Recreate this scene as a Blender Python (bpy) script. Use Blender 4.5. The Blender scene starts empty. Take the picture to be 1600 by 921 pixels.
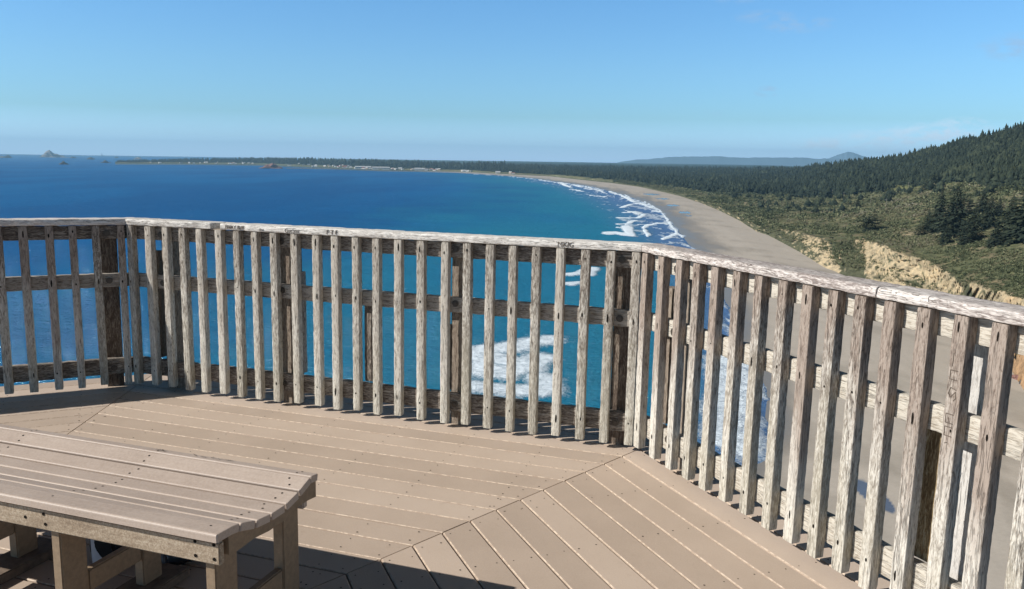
import bpy, bmesh, math, random
import numpy as np
from mathutils import Matrix, Vector, noise as mnoise
random.seed(7); rng = np.random.default_rng(11)
D = bpy.data
scene = bpy.context.scene
COL = scene.collection

# ------------------------------------------------------------------ camera, sky, sun, exposure
CAMH = 80.0
PITCH = math.atan(212.4/1266.0); ROLL = math.atan(.0158)
def cam_axes():
    f = Vector((0, math.cos(PITCH), -math.sin(PITCH))); r = Vector((1, 0, 0)); u = r.cross(f)
    cr, sr = math.cos(ROLL), math.sin(ROLL)
    return cr*r+sr*u, -sr*r+cr*u, f
cd = D.cameras.new('camera'); cam = D.objects.new('camera', cd); COL.objects.link(cam)
cr_, cu_, cf_ = cam_axes()
cam.matrix_world = Matrix(((cr_.x, cu_.x, -cf_.x, 0), (cr_.y, cu_.y, -cf_.y, 0), (cr_.z, cu_.z, -cf_.z, CAMH), (0, 0, 0, 1)))
cd.sensor_width = 36; cd.lens = 36*1266/1600; cd.clip_start = .05; cd.clip_end = 120000
scene.camera = cam

SUN_AZ = math.radians(-104.0); SUN_EL = math.radians(35.4)      # azimuth from +Y towards +X
w = D.worlds.new('World'); scene.world = w; w.use_nodes = True
nt = w.node_tree; nt.nodes.clear()
def N(t, kind, **kw):
    n = t.nodes.new(kind)
    for k, v in kw.items(): setattr(n, k, v)
    return n
sky = N(nt, 'ShaderNodeTexSky', sky_type='NISHITA', sun_disc=False)
sky.sun_elevation = SUN_EL; sky.sun_rotation = SUN_AZ; sky.altitude = 80
sky.air_density = 1.0; sky.dust_density = .25; sky.ozone_density = 2.0
bg = N(nt, 'ShaderNodeBackground'); bg.inputs[1].default_value = .105
out = N(nt, 'ShaderNodeOutputWorld')
sd = D.lights.new('sun', 'SUN'); sd.energy = 5.0; sd.angle = math.radians(.53); sd.color = (1, .955, .89)
sun = D.objects.new('sun', sd); COL.objects.link(sun)
sv = Vector((math.sin(SUN_AZ)*math.cos(SUN_EL), math.cos(SUN_AZ)*math.cos(SUN_EL), math.sin(SUN_EL)))
sun.rotation_euler = sv.to_track_quat('Z', 'Y').to_euler(); sun.location = (-60, -20, 140)
scene.view_settings.view_transform = 'Standard'; scene.view_settings.look = 'None'
scene.view_settings.exposure = 0.3; scene.view_settings.gamma = 1
scene.cycles.max_bounces = 6; scene.cycles.volume_bounces = 0; scene.cycles.transparent_max_bounces = 6

# clouds: real directions in the sky (azimuth, elevation in degrees), soft patches broken by noise
tc = N(nt, 'ShaderNodeTexCoord'); sx = N(nt, 'ShaderNodeSeparateXYZ'); nt.links.new(tc.outputs['Generated'], sx.inputs[0])
def mth(t, op, a, b=None, c=None, clamp=False):
    n = N(t, 'ShaderNodeMath', operation=op, use_clamp=clamp)
    for i, v in enumerate((a, b, c)):
        if v is None: continue
        if isinstance(v, (int, float)): n.inputs[i].default_value = v
        else: t.links.new(v, n.inputs[i])
    return n.outputs[0]
azm = mth(nt, 'MULTIPLY', mth(nt, 'ARCTAN2', sx.outputs[0], sx.outputs[1]), 57.2958)
elv = mth(nt, 'MULTIPLY', mth(nt, 'ARCSINE', sx.outputs[2]), 57.2958)
cn = N(nt, 'ShaderNodeTexNoise'); cn.inputs['Scale'].default_value = 60; cn.inputs['Detail'].default_value = 6; cn.inputs['Roughness'].default_value = .62
cmap = N(nt, 'ShaderNodeMapping'); cmap.inputs['Scale'].default_value = (1, 1, 2.4)
nt.links.new(tc.outputs['Generated'], cmap.inputs[0]); nt.links.new(cmap.outputs[0], cn.inputs['Vector'])
def patch(az, el, wa, we, k):
    a = mth(nt, 'POWER', mth(nt, 'DIVIDE', mth(nt, 'SUBTRACT', azm, az), wa), 2)
    e = mth(nt, 'POWER', mth(nt, 'DIVIDE', mth(nt, 'SUBTRACT', elv, el), we), 2)
    g = mth(nt, 'SUBTRACT', 1, mth(nt, 'ADD', a, e), clamp=True)
    m = mth(nt, 'MULTIPLY', mth(nt, 'SUBTRACT', cn.outputs[0], .40), 5.0, clamp=True)
    return mth(nt, 'MULTIPLY', mth(nt, 'MULTIPLY', g, m), k)
def addup(l):
    s = l[0]
    for q in l[1:]: s = mth(nt, 'ADD', s, q, clamp=True)
    return s
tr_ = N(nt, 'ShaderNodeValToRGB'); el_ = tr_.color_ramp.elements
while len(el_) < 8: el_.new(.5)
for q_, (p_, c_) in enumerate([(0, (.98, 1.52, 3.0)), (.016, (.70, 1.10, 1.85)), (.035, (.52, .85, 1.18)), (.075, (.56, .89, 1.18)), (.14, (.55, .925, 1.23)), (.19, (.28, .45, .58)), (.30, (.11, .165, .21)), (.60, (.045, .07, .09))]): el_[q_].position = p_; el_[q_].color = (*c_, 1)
nt.links.new(mth(nt, 'DIVIDE', elv, 80, clamp=True), tr_.inputs[0])     # elevation tint: sky overhead darkened to deepen the shade below, horizon band brightened
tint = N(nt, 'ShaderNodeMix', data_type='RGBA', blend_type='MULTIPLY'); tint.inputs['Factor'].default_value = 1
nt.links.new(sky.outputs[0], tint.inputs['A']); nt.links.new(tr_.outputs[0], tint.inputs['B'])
white = addup([patch(*p) for p in [(20.3, 1.25, 1.9, .5, .9), (23.0, 1.6, 2.0, .6, .8), (26.1, 1.85, 2.6, .8, 1), (28.3, 2.2, 1.9, .8, 1), (24.5, 1.0, 6, .9, .5)]])
grey = addup([patch(*p) for p in [(16.2, 9.3, 2.2, .45, .5), (18.6, 8.7, 2.6, .55, .6), (16.8, 4.6, .9, .4, 1), (13.4, 3.2, .8, .25, .3), (31.0, 6.9, 2.6, .9, .55), (32.5, 5.0, .8, .3, .4), (14.6, 10.6, 2.2, .6, .3)]])
m1 = N(nt, 'ShaderNodeMix', data_type='RGBA'); m1.inputs['B'].default_value = (5.6, 7.4, 9, 1)
m2 = N(nt, 'ShaderNodeMix', data_type='RGBA'); m2.inputs['B'].default_value = (3.0, 4.3, 6.2, 1)
nt.links.new(white, m1.inputs['Factor']); nt.links.new(tint.outputs['Result'], m1.inputs['A'])
nt.links.new(grey, m2.inputs['Factor']); nt.links.new(m1.outputs['Result'], m2.inputs['A'])
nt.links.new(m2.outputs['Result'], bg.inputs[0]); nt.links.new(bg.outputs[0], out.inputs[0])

# ------------------------------------------------------------------ helpers
def tag(o, label=None, cat=None, group=None, kind=None):
    if label: o['label'] = label
    if cat: o['category'] = cat
    if group: o['group'] = group
    if kind: o['kind'] = kind
    return o
def mesh_np(name, V, F, mats=(), smooth=False, mi=None):
    """V (n,3); F (m,k) array of equal-size faces"""
    me = D.meshes.new(name); V = np.asarray(V, np.float32); F = np.asarray(F, np.int32)
    me.vertices.add(len(V)); me.vertices.foreach_set('co', V.ravel())
    k = F.shape[1]; me.loops.add(F.size); me.loops.foreach_set('vertex_index', F.ravel())
    me.polygons.add(len(F)); me.polygons.foreach_set('loop_start', np.arange(0, F.size, k, dtype=np.int32))
    me.polygons.foreach_set('loop_total', np.full(len(F), k, np.int32))
    if mi is not None: me.polygons.foreach_set('material_index', np.asarray(mi, np.int32))
    if smooth: me.polygons.foreach_set('use_smooth', np.ones(len(F), bool))
    for m in mats: me.materials.append(m)
    me.update(calc_edges=True); me.validate()
    return me
def obj(name, me, parent=None, mat=None):
    o = D.objects.new(name, me); COL.objects.link(o)
    if parent is not None: o.parent = parent
    if mat is not None: o.matrix_basis = mat
    return o
def empty(name, mat=None):
    o = D.objects.new(name, None); COL.objects.link(o); o.empty_display_size = .2
    if mat is not None: o.matrix_basis = mat
    return o
def attr(me, name, arr, dom='POINT'):
    arr = np.asarray(arr, np.float32)
    if arr.ndim == 1:
        a = me.attributes.new(name, 'FLOAT', dom); a.data.foreach_set('value', arr)
    else:
        a = me.attributes.new(name, 'FLOAT_COLOR', dom)
        a.data.foreach_set('color', np.c_[arr, np.ones(len(arr))].astype(np.float32).ravel())
def pydata(name, V, F, mats=(), mi=None, smooth=False):
    me = D.meshes.new(name); me.from_pydata([tuple(v) for v in V], [], F)
    for m in mats: me.materials.append(m)
    if mi is not None: me.polygons.foreach_set('material_index', mi)
    if smooth: me.polygons.foreach_set('use_smooth', [True]*len(F))
    me.update(); return me
class MB:
    def __init__(s): s.V = []; s.F = []; s.M = []
    def add(s, V, F, m=0):
        b = len(s.V); s.V += [tuple(v) for v in V]; s.F += [tuple(i+b for i in f) for f in F]; s.M += [m]*len(F)
    def box(s, x0, x1, y0, y1, z0, z1, m=0):
        s.add([(x0,y0,z0),(x1,y0,z0),(x1,y1,z0),(x0,y1,z0),(x0,y0,z1),(x1,y0,z1),(x1,y1,z1),(x0,y1,z1)],
              [(0,3,2,1),(4,5,6,7),(0,1,5,4),(1,2,6,5),(2,3,7,6),(3,0,4,7)], m)
    def tube(s, pts, rad, n=8, m=0, cap=True):
        pts = [Vector(p) for p in pts]
        if not hasattr(rad, '__len__'): rad = [rad]*len(pts)
        V = []; F = []
        for i, p in enumerate(pts):
            t = (pts[min(i+1, len(pts)-1)]-pts[max(i-1, 0)]).normalized()
            a = t.cross(Vector((0, 0, 1)) if abs(t.z) < .9 else Vector((1, 0, 0))).normalized(); b = t.cross(a)
            for k in range(n):
                q = 2*math.pi*k/n; V.append(p+rad[i]*(math.cos(q)*a+math.sin(q)*b))
        for i in range(len(pts)-1):
            for k in range(n):
                k2 = (k+1) % n; F.append((i*n+k, i*n+k2, (i+1)*n+k2, (i+1)*n+k))
        if cap: F.append(tuple(range(n))[::-1]); F.append(tuple((len(pts)-1)*n+k for k in range(n)))
        s.add(V, F, m)
    def mesh(s, name, mats, smooth=False): return pydata(name, s.V, s.F, mats, s.M, smooth)
def hash2(ix, iy, seed):
    h = (ix*374761393 + iy*668265263 + seed*974634777) & 0xFFFFFFFF
    h = ((h ^ (h >> 13))*1274126177) & 0xFFFFFFFF
    return ((h ^ (h >> 16)) & 0xFFFFFF)/float(0xFFFFFF)
def vnoise(x, y, seed=0):
    ix = np.floor(x).astype(np.int64); iy = np.floor(y).astype(np.int64); fx = x-ix; fy = y-iy
    fx = fx*fx*(3-2*fx); fy = fy*fy*(3-2*fy)
    a = hash2(ix, iy, seed); b = hash2(ix+1, iy, seed); c = hash2(ix, iy+1, seed); d = hash2(ix+1, iy+1, seed)
    return (a*(1-fx)+b*fx)*(1-fy)+(c*(1-fx)+d*fx)*fy
def fbm(x, y, o=4, seed=0, g=.5):
    s = 0; a = 1; t = 0
    for i in range(o): s = s+a*vnoise(x*2**i, y*2**i, seed+i*17); t += a; a *= g
    return s/t
def sst(a, b, x): t = np.clip((x-a)/(b-a), 0, 1); return t*t*(3-2*t)

# materials -------------------------------------------------------------
def newmat(name, rough=.7, spec=.4):
    m = D.materials.new(name); m.use_nodes = True; t = m.node_tree
    b = t.nodes['Principled BSDF']; b.inputs['Roughness'].default_value = rough; b.inputs['Specular IOR Level'].default_value = spec
    return m, t, b
def ramp(t, fac, stops, interp='LINEAR'):
    r = N(t, 'ShaderNodeValToRGB'); r.color_ramp.interpolation = interp
    e = r.color_ramp.elements
    while len(e) < len(stops): e.new(.5)
    for i, (p, c) in enumerate(stops): e[i].position = p; e[i].color = (*c, 1) if len(c) == 3 else c
    if fac is not None: t.links.new(fac, r.inputs[0])
    return r.outputs[0]
def noise_(t, vec, scale, detail=4, rough=.55, dist=0):
    n = N(t, 'ShaderNodeTexNoise'); n.inputs['Scale'].default_value = scale; n.inputs['Detail'].default_value = detail
    n.inputs['Roughness'].default_value = rough; n.inputs['Distortion'].default_value = dist
    if vec is not None: t.links.new(vec, n.inputs['Vector'])
    return n.outputs[0]
def mapping(t, src, sc, loc=None):
    m = N(t, 'ShaderNodeMapping'); m.inputs['Scale'].default_value = sc; t.links.new(src, m.inputs[0])
    if loc is not None: t.links.new(loc, m.inputs['Location'])
    return m.outputs[0]
def mixc(t, f, a, b, mode='MIX'):
    n = N(t, 'ShaderNodeMix', data_type='RGBA', blend_type=mode)
    for s, v in (('Factor', f), ('A', a), ('B', b)):
        if isinstance(v, (int, float)): n.inputs[s].default_value = v
        elif isinstance(v, tuple): n.inputs[s].default_value = (*v, 1)
        else: t.links.new(v, n.inputs[s])
    return n.outputs['Result']
def bump(t, b, h, strength=.5, dist=.01, prev=None):
    n = N(t, 'ShaderNodeBump'); n.inputs['Strength'].default_value = strength; n.inputs['Distance'].default_value = dist
    t.links.new(h, n.inputs['Height'])
    if prev is not None: t.links.new(prev, n.inputs['Normal'])
    t.links.new(n.outputs[0], b.inputs['Normal']); return n.outputs[0]

def wood(name, dark, mid, light, zfade=None, crack=.5, fine=1.0):
    """weathered softwood, grain along local z"""
    m, t, b = newmat(name, .86, .25)
    tc = N(t, 'ShaderNodeTexCoord').outputs['Object']
    oi = N(t, 'ShaderNodeObjectInfo')
    cx = N(t, 'ShaderNodeCombineXYZ')
    for i, k in enumerate((13.7, 29.1, 7.3)): t.links.new(mth(t, 'MULTIPLY', oi.outputs['Random'], k), cx.inputs[i])
    loc = cx.outputs[0]
    v1 = mapping(t, tc, (120*fine, 120*fine, 22), loc)       # grain strands
    v2 = mapping(t, tc, (300*fine, 300*fine, 60), loc)    # fine fibres
    v3 = mapping(t, tc, (9, 9, 2.2), loc)                 # blotches
    g1 = noise_(t, v1, 1, 4, .65, 1.0); g2 = noise_(t, v2, 1, 3, .6); g3 = noise_(t, v3, 1, 5, .6)
    v4 = mapping(t, tc, (110, 110, 7), loc)
    g4 = noise_(t, v4, 1, 2, .5, 1.0)
    cr = mth(t, 'MULTIPLY', mth(t, 'SUBTRACT', .045, mth(t, 'ABSOLUTE', mth(t, 'SUBTRACT', g4, .42))), 26, clamp=True)
    gate = mth(t, 'MULTIPLY', mth(t, 'SUBTRACT', g3, .42), 6, clamp=True)
    cr = mth(t, 'MULTIPLY', cr, gate)
    s = mth(t, 'ADD', mth(t, 'MULTIPLY', g1, .62), mth(t, 'ADD', mth(t, 'MULTIPLY', g2, .30), mth(t, 'MULTIPLY', g3, .36)))
    s = mth(t, 'ADD', s, mth(t, 'MULTIPLY', mth(t, 'SUBTRACT', oi.outputs['Random'], .5), .10))
    col = ramp(t, s, [(.51, dark), (.60, mid), (.69, light)])
    if zfade:
        z = N(t, 'ShaderNodeSeparateXYZ'); t.links.new(tc, z.inputs[0])
        zz = mth(t, 'ADD', z.outputs[2], mth(t, 'MULTIPLY', mth(t, 'SUBTRACT', g3, .5), 1.3))
        zz = mth(t, 'ADD', zz, mth(t, 'MULTIPLY', mth(t, 'SUBTRACT', oi.outputs['Random'], .5), .5))
        f = mth(t, 'MULTIPLY', mth(t, 'SUBTRACT', zz, .42), 2.6, clamp=True)
        col = mixc(t, mth(t, 'MULTIPLY', f, zfade[1]), col, mixc(t, 1.0, col, zfade[0], 'MULTIPLY'))
        # lichen-pale foot
        f2 = mth(t, 'MULTIPLY', mth(t, 'SUBTRACT', .45, zz), 2.2, clamp=True)
        col = mixc(t, mth(t, 'MULTIPLY', f2, .35), col, (.50, .47, .37))
    col = mixc(t, mth(t, 'MULTIPLY', cr, crack), col, (.045, .035, .028))
    t.links.new(col, b.inputs['Base Color'])
    h = mth(t, 'SUBTRACT', mth(t, 'ADD', mth(t, 'MULTIPLY', g1, .7), mth(t, 'MULTIPLY', g2, .3)), mth(t, 'MULTIPLY', cr, .8))
    bump(t, b, h, .85, .004)
    return m
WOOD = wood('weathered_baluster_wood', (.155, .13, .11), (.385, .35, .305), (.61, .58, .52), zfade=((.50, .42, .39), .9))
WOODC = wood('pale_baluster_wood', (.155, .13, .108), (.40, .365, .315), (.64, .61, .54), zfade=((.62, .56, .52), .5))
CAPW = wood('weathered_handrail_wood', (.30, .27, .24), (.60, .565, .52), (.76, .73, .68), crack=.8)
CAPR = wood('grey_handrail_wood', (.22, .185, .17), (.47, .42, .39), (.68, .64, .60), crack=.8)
RAILW = wood('rail_wood', (.08, .065, .055), (.19, .16, .135), (.40, .36, .31))  # darker copy of the rail wood, shade on the rails put into its colour
RAILP = wood('pale_rail_wood', (.20, .165, .13), (.38, .335, .275), (.54, .50, .43))
POSTW = wood('post_wood', (.085, .062, .048), (.17, .13, .10), (.30, .25, .20))
POSTP = wood('pale_post_wood', (.26, .24, .22), (.42, .40, .375), (.56, .54, .51))
BROWNW = wood('brown_block_wood', (.15, .10, .05), (.30, .22, .12), (.48, .41, .28))
def plain(name, c, rough=.7, spec=.4, metal=0, nsc=None, namp=.25, bmp=0):
    m, t, b = newmat(name, rough, spec); b.inputs['Metallic'].default_value = metal
    if nsc:
        tc = N(t, 'ShaderNodeTexCoord').outputs['Object']; n = noise_(t, tc, nsc, 5, .65)
        t.links.new(ramp(t, n, [(.3, tuple(x*(1-namp) for x in c)), (.7, tuple(min(1, x*(1+namp)) for x in c))]), b.inputs['Base Color'])
        if bmp: bump(t, b, n, .6, bmp)
    else: b.inputs['Base Color'].default_value = (*c, 1)
    return m
HOLE = plain('nail_hole_dark', (.012, .010, .008), .95, .1)
CARVE = plain('carved_groove_dark', (.13, .105, .085), .95, .1)
BOLT = plain('weathered_bolt_metal', (.10, .085, .07), .55, .5, .6, 300, .4)

HAZE = 5.2e-5
# ------------------------------------------------------------------ landscape (z = 0 is the sea, +Y ahead of the camera)
LAND=[
 [[-2827.2,5811.0,2.5],[-2872.0,5903.5,4.0],[-2882.9,5926.0,5.0],[-2900.3,5962.0,6.0],[-2922.1,6007.0,7.0],[-2948.3,6061.0,8.0],[-3018.2,6204.9,8.0],[-3280.4,6744.5,5.0]],
 [[-2452.1,6242.9,2.5],[-2481.6,6318.4,4.0],[-2490.7,6341.7,6.0],[-2505.2,6379.0,8.0],[-2523.4,6425.6,10.0],[-2544.8,6481.6,20.0],[-2588.3,6593.4,28.0],[-2923.8,7446.6,10.0]],
 [[-2012.1,6393.9,2.5],[-2038.0,6476.2,4.0],[-2045.4,6500.1,6.0],[-2057.3,6538.2,8.0],[-2072.2,6586.0,12.0],[-2089.8,6643.3,22.0],[-2160.2,6868.3,30.0],[-2460.7,7822.1,10.0]],
 [[-1114.8,5133.0,2.5],[-1131.7,5211.3,4.0],[-1145.9,5277.0,6.0],[-1177.7,5423.6,8.0],[-1220.0,5619.1,12.0],[-1315.2,6058.9,20.0],[-1442.2,6645.3,28.0],[-4134.1,19056.7,14.0]],
 [[-976.1,4938.1,2.5],[-991.3,5015.3,4.0],[-1008.2,5101.3,6.0],[-1040.5,5264.8,8.0],[-1082.4,5477.4,11.3],[-1175.8,5951.6,19.3],[-1298.3,6573.0,26.7],[-3777.3,19130.7,14.0]],
 [[-746.1,4704.3,2.5],[-756.5,4769.8,4.0],[-760.4,4794.5,6.0],[-783.2,4938.3,8.0],[-822.3,5185.2,10.0],[-908.2,5728.4,18.0],[-1017.7,6419.8,24.0],[-3052.1,19259.7,14.0]],
 [[-564.8,4724.3,2.5],[-570.8,4774.9,4.2],[-573.8,4799.8,6.0],[-578.5,4839.5,8.0],[-597.0,4994.4,10.0],[-650.4,5441.3,15.6],[-723.9,6056.9,21.6],[-2313.6,19362.3,14.8]],
 [[-277.3,4549.7,2.5],[-279.9,4591.5,4.6],[-281.4,4616.4,6.0],[-283.8,4656.4,8.0],[-286.9,4706.3,10.0],[-304.3,4990.7,12.0],[-334.8,5489.8,18.0],[-1187.8,19463.8,16.0]],
 [[-9.3,4034.4,2.5],[-9.5,4068.0,5.0],[-9.5,4093.0,6.0],[-9.7,4133.0,8.0],[-9.8,4183.0,9.0],[-10.8,4500.0,18.0],[-12.3,5000.0,32.0],[-50.0,19499.9,20.0]],
 [[166.3,3726.6,2.5],[166.8,3740.5,5.3],[167.9,3765.5,6.0],[169.6,3805.5,8.0],[171.8,3855.4,9.0],[193.1,4341.9,18.0],[221.6,4995.1,32.0],[861.1,19481.0,20.0]],
 [[275.4,3083.8,2.5],[277.2,3104.6,5.6],[280.1,3137.5,6.0],[284.4,3187.3,8.0],[289.7,3247.1,9.0],[372.3,4183.5,18.0],[442.4,4980.4,32.0],[1721.6,19423.8,20.0]],
 [[334.4,2806.9,2.5],[337.2,2831.3,5.8],[340.1,2856.2,6.0],[345.8,2904.8,7.5],[353.8,2973.5,9.0],[473.5,3988.9,18.0],[588.3,4965.3,32.0],[2290.1,19365.1,20.0]],
 [[375.8,2431.8,2.5],[379.0,2453.4,6.0],[384.6,2490.5,6.0],[396.7,2569.6,7.0],[408.7,2648.6,9.0],[578.0,3755.8,18.0],[759.1,4942.0,32.0],[2955.5,19274.7,20.0]],
 [[376.9,2162.7,2.5],[379.2,2176.5,6.3],[395.0,2268.4,6.0],[411.6,2364.4,7.2],[429.4,2467.9,9.0],[623.8,3596.3,18.0],[835.8,4828.2,33.5],[3320.8,19215.2,21.2]],
 [[376.1,1861.6,2.5],[378.6,1875.4,6.8],[395.3,1958.5,6.0],[419.1,2078.2,7.6],[446.5,2215.5,9.0],[677.4,3372.6,18.0],[935.4,4667.2,35.6],[3826.1,19121.0,23.0]],
 [[355.2,1544.8,2.5],[360.4,1568.7,7.3],[379.0,1650.5,6.0],[411.4,1793.4,8.0],[450.1,1964.1,9.0],[718.9,3149.0,18.0],[1025.8,4504.7,37.7],[4323.5,19014.7,24.8]],
 [[350.5,1498.0,2.5],[358.5,1533.8,7.3],[375.4,1606.7,6.0],[409.1,1752.9,8.0],[449.5,1928.3,9.0],[723.8,3117.1,18.0],[1038.0,4481.4,38.0],[4393.9,18998.5,25.0]],
 [[330.5,1300.8,2.5],[333.6,1314.5,7.7],[366.2,1444.3,7.0],[417.1,1648.0,8.8],[477.2,1888.1,9.8],[762.9,3030.4,19.8],[1083.9,4316.0,39.5],[4743.0,18914.4,25.0]],
 [[307.7,1121.9,2.5],[312.1,1139.4,8.0],[350.9,1282.9,8.0],[421.2,1543.6,9.5],[503.3,1847.7,10.5],[798.6,2943.6,21.5],[1123.4,4150.7,41.0],[5087.4,18824.7,25.0]],
 [[303.9,1091.8,2.5],[307.3,1105.4,8.2],[347.1,1250.7,8.2],[421.5,1522.7,9.7],[508.3,1839.6,10.7],[805.3,2926.2,21.9],[1130.5,4117.6,41.3],[5155.6,18806.1,25.0]],
 [[277.1,922.1,2.5],[280.7,935.7,9.3],[322.6,1078.0,9.3],[420.7,1410.6,10.5],[534.2,1795.6,11.5],[839.2,2832.3,23.7],[1164.6,3939.5,42.9],[5520.8,18702.2,25.0]],
 [[275.7,875.1,2.5],[283.8,903.1,10.0],[302.5,963.6,10.0],[417.6,1336.3,11.0],[550.4,1766.2,12.0],[859.6,2769.7,25.0],[1183.2,3821.0,44.0],[5760.8,18629.6,25.0]],
 [[263.8,786.4,2.5],[276.9,828.5,12.8],[296.1,886.9,13.0],[410.1,1233.6,12.5],[558.3,1684.9,13.0],[846.0,2564.0,27.5],[1188.0,3609.5,48.0],[5387.2,16387.2,25.0]],
 [[256.9,738.5,2.5],[272.4,786.8,14.4],[290.9,841.1,14.8],[403.7,1172.4,13.4],[561.5,1636.3,13.6],[834.3,2441.4,29.0],[1187.1,3483.3,50.4],[5124.4,15051.6,25.0]],
 [[252.7,709.6,2.5],[267.9,756.1,15.6],[286.9,810.7,16.0],[398.8,1131.8,14.0],[563.1,1604.0,14.0],[824.9,2360.0,30.0],[1185.0,3399.4,52.0],[4933.4,14165.5,25.0]],
 [[251.1,698.7,2.5],[266.1,744.2,16.0],[288.9,809.2,16.2],[401.9,1130.7,14.2],[564.9,1594.9,14.2],[819.5,2323.7,30.6],[1167.8,3320.6,53.6],[4813.7,13698.8,25.0]],
 [[240.8,638.8,2.5],[261.6,698.6,17.1],[299.2,801.0,17.5],[418.3,1124.7,15.5],[573.5,1547.1,15.5],[787.8,2134.2,34.0],[1070.4,2909.3,62.0],[4142.7,11262.3,25.0]],
 [[235.6,608.9,2.5],[261.3,680.3,17.8],[304.9,796.2,18.2],[427.5,1121.3,16.2],[577.8,1519.9,16.2],[767.2,2026.7,35.9],[1009.4,2676.0,66.8],[3727.3,9880.3,25.0]],
 [[234.8,590.6,2.5],[260.8,661.1,18.5],[311.0,791.1,19.0],[437.5,1117.4,17.0],[581.8,1490.5,17.0],[742.7,1910.7,38.0],[938.8,2424.6,72.0],[3251.6,8392.1,25.0]],
 [[234.2,577.2,2.5],[260.3,646.8,19.0],[309.8,772.2,19.8],[437.6,1095.8,18.4],[584.4,1468.0,20.0],[744.4,1877.8,41.4],[944.0,2390.3,74.0],[3014.4,7625.8,28.0]],
 [[233.4,558.2,2.5],[266.0,642.2,20.1],[307.3,744.0,21.0],[437.3,1063.6,20.5],[587.6,1434.3,24.5],[746.0,1828.7,46.5],[950.9,2339.1,77.0],[2639.0,6483.5,32.5]],
 [[232.0,528.7,2.5],[275.2,634.3,22.0],[302.0,697.4,23.0],[435.2,1010.3,24.0],[591.3,1378.5,32.0],[746.3,1747.3,55.0],[959.8,2254.2,82.0],[1962.1,4598.9,40.0]],
 [[230.7,502.2,2.5],[265.8,585.2,22.5],[321.5,710.7,25.5],[463.7,1030.5,28.0],[613.5,1368.8,37.0],[764.5,1712.1,58.5],[965.8,2169.8,86.0],[1670.3,3744.3,50.0]],
 [[230.4,497.2,2.5],[262.4,572.5,22.6],[325.4,713.3,26.0],[469.4,1034.5,28.8],[617.9,1366.8,38.0],[767.9,1705.1,59.2],[966.6,2153.0,86.8],[1608.6,3574.8,52.0]],
 [[229.9,478.9,2.5],[250.1,526.4,23.0],[341.2,723.6,28.0],[492.7,1050.2,32.0],[635.2,1358.9,42.0],[781.2,1677.0,62.0],[968.7,2086.0,90.0],[1350.4,2901.1,60.0]],
 [[228.9,446.0,2.5],[251.7,495.9,22.2],[332.8,660.9,30.0],[481.6,962.2,36.0],[606.9,1217.1,47.6],[760.7,1531.5,69.2],[966.7,1953.9,104.8],[1351.1,2723.2,76.0]],
 [[226.3,420.3,2.5],[244.2,458.5,21.6],[324.3,614.7,31.5],[470.2,897.2,39.0],[580.7,1112.5,51.8],[740.2,1424.1,74.6],[960.4,1856.3,115.9],[1345.2,2591.7,88.0]],
 [[224.0,397.3,2.5],[229.1,410.5,21.0],[313.9,569.2,33.0],[456.3,833.2,42.0],[550.6,1009.6,56.0],[715.5,1318.3,80.0],[950.2,1759.9,127.0],[1334.0,2461.8,100.0]],
 [[214.2,358.0,2.5],[221.3,374.4,23.0],[297.6,509.4,33.4],[436.1,752.8,43.6],[534.5,927.0,58.0],[696.5,1214.4,84.0],[931.2,1633.2,134.2],[1331.3,2325.9,112.0]],
 [[210.0,341.1,2.5],[217.3,357.7,24.0],[288.3,480.1,33.6],[424.5,713.2,44.4],[524.9,886.2,59.0],[685.1,1163.3,86.0],[919.3,1570.8,137.8],[1327.3,2258.9,118.0]],
 [[179.5,274.2,2.5],[209.3,326.8,26.0],[267.7,422.3,34.0],[398.5,635.4,46.0],[502.6,806.1,61.0],[658.3,1062.6,90.0],[890.8,1447.9,145.0],[1314.0,2126.8,130.0]],
 [[151.7,207.3,2.5],[189.1,267.2,29.6],[274.6,393.7,36.4],[403.1,584.4,49.6],[503.3,734.0,64.6],[669.6,983.8,98.0],[906.6,1342.5,159.0],[1358.6,2002.6,150.0]],
 [[132.7,156.2,2.5],[154.3,190.3,35.0],[279.6,352.6,40.0],[400.9,511.6,55.0],[491.6,631.2,70.0],[671.9,871.0,110.0],[910.8,1191.8,180.0],[1401.5,1823.7,180.0]],
]
COLS= [180, 300, 400, 525, 550, 600, 650, 725, 800, 860, 917, 955, 1000, 1025, 1060, 1095, 1100, 1125, 1150, 1155, 1182, 1200, 1225, 1240, 1250, 1254, 1275, 1287, 1300, 1310, 1325, 1350, 1375, 1380, 1400, 1440, 1470, 1500, 1540, 1560, 1600, 1680, 1800]
SHORE= [[-2759.1, 5670.4], [-2397.3, 6103.0], [-1964.7, 6242.6], [-960.4, 4858.4], [-729.2, 4597.4], [-551.8, 4615.8], [-457.5, 4574.0], [-262.4, 4305.8], [-8.5, 3715.7], [73.0, 3440.4], [135.8, 3033.6], [175.5, 2829.6], [211.3, 2638.7], [238.2, 2387.7], [253.5, 2053.0], [255.4, 1782.0], [250.4, 1572.0], [240.6, 1404.4], [228.9, 1253.1], [211.1, 1105.5], [197.3, 998.2], [189.0, 918.2], [175.5, 815.7], [155.0, 670.3], [136.5, 543.6], [121.4, 450.2], [108.2, 384.9], [98.7, 332.4], [93.5, 296.7], [88.6, 269.9], [80.6, 246.5], [72.9, 225.6], [64.8, 207.7], [53.2, 184.4], [38.2, 158.0], [21.5, 133.4], [6.7, 109.0]]
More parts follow.
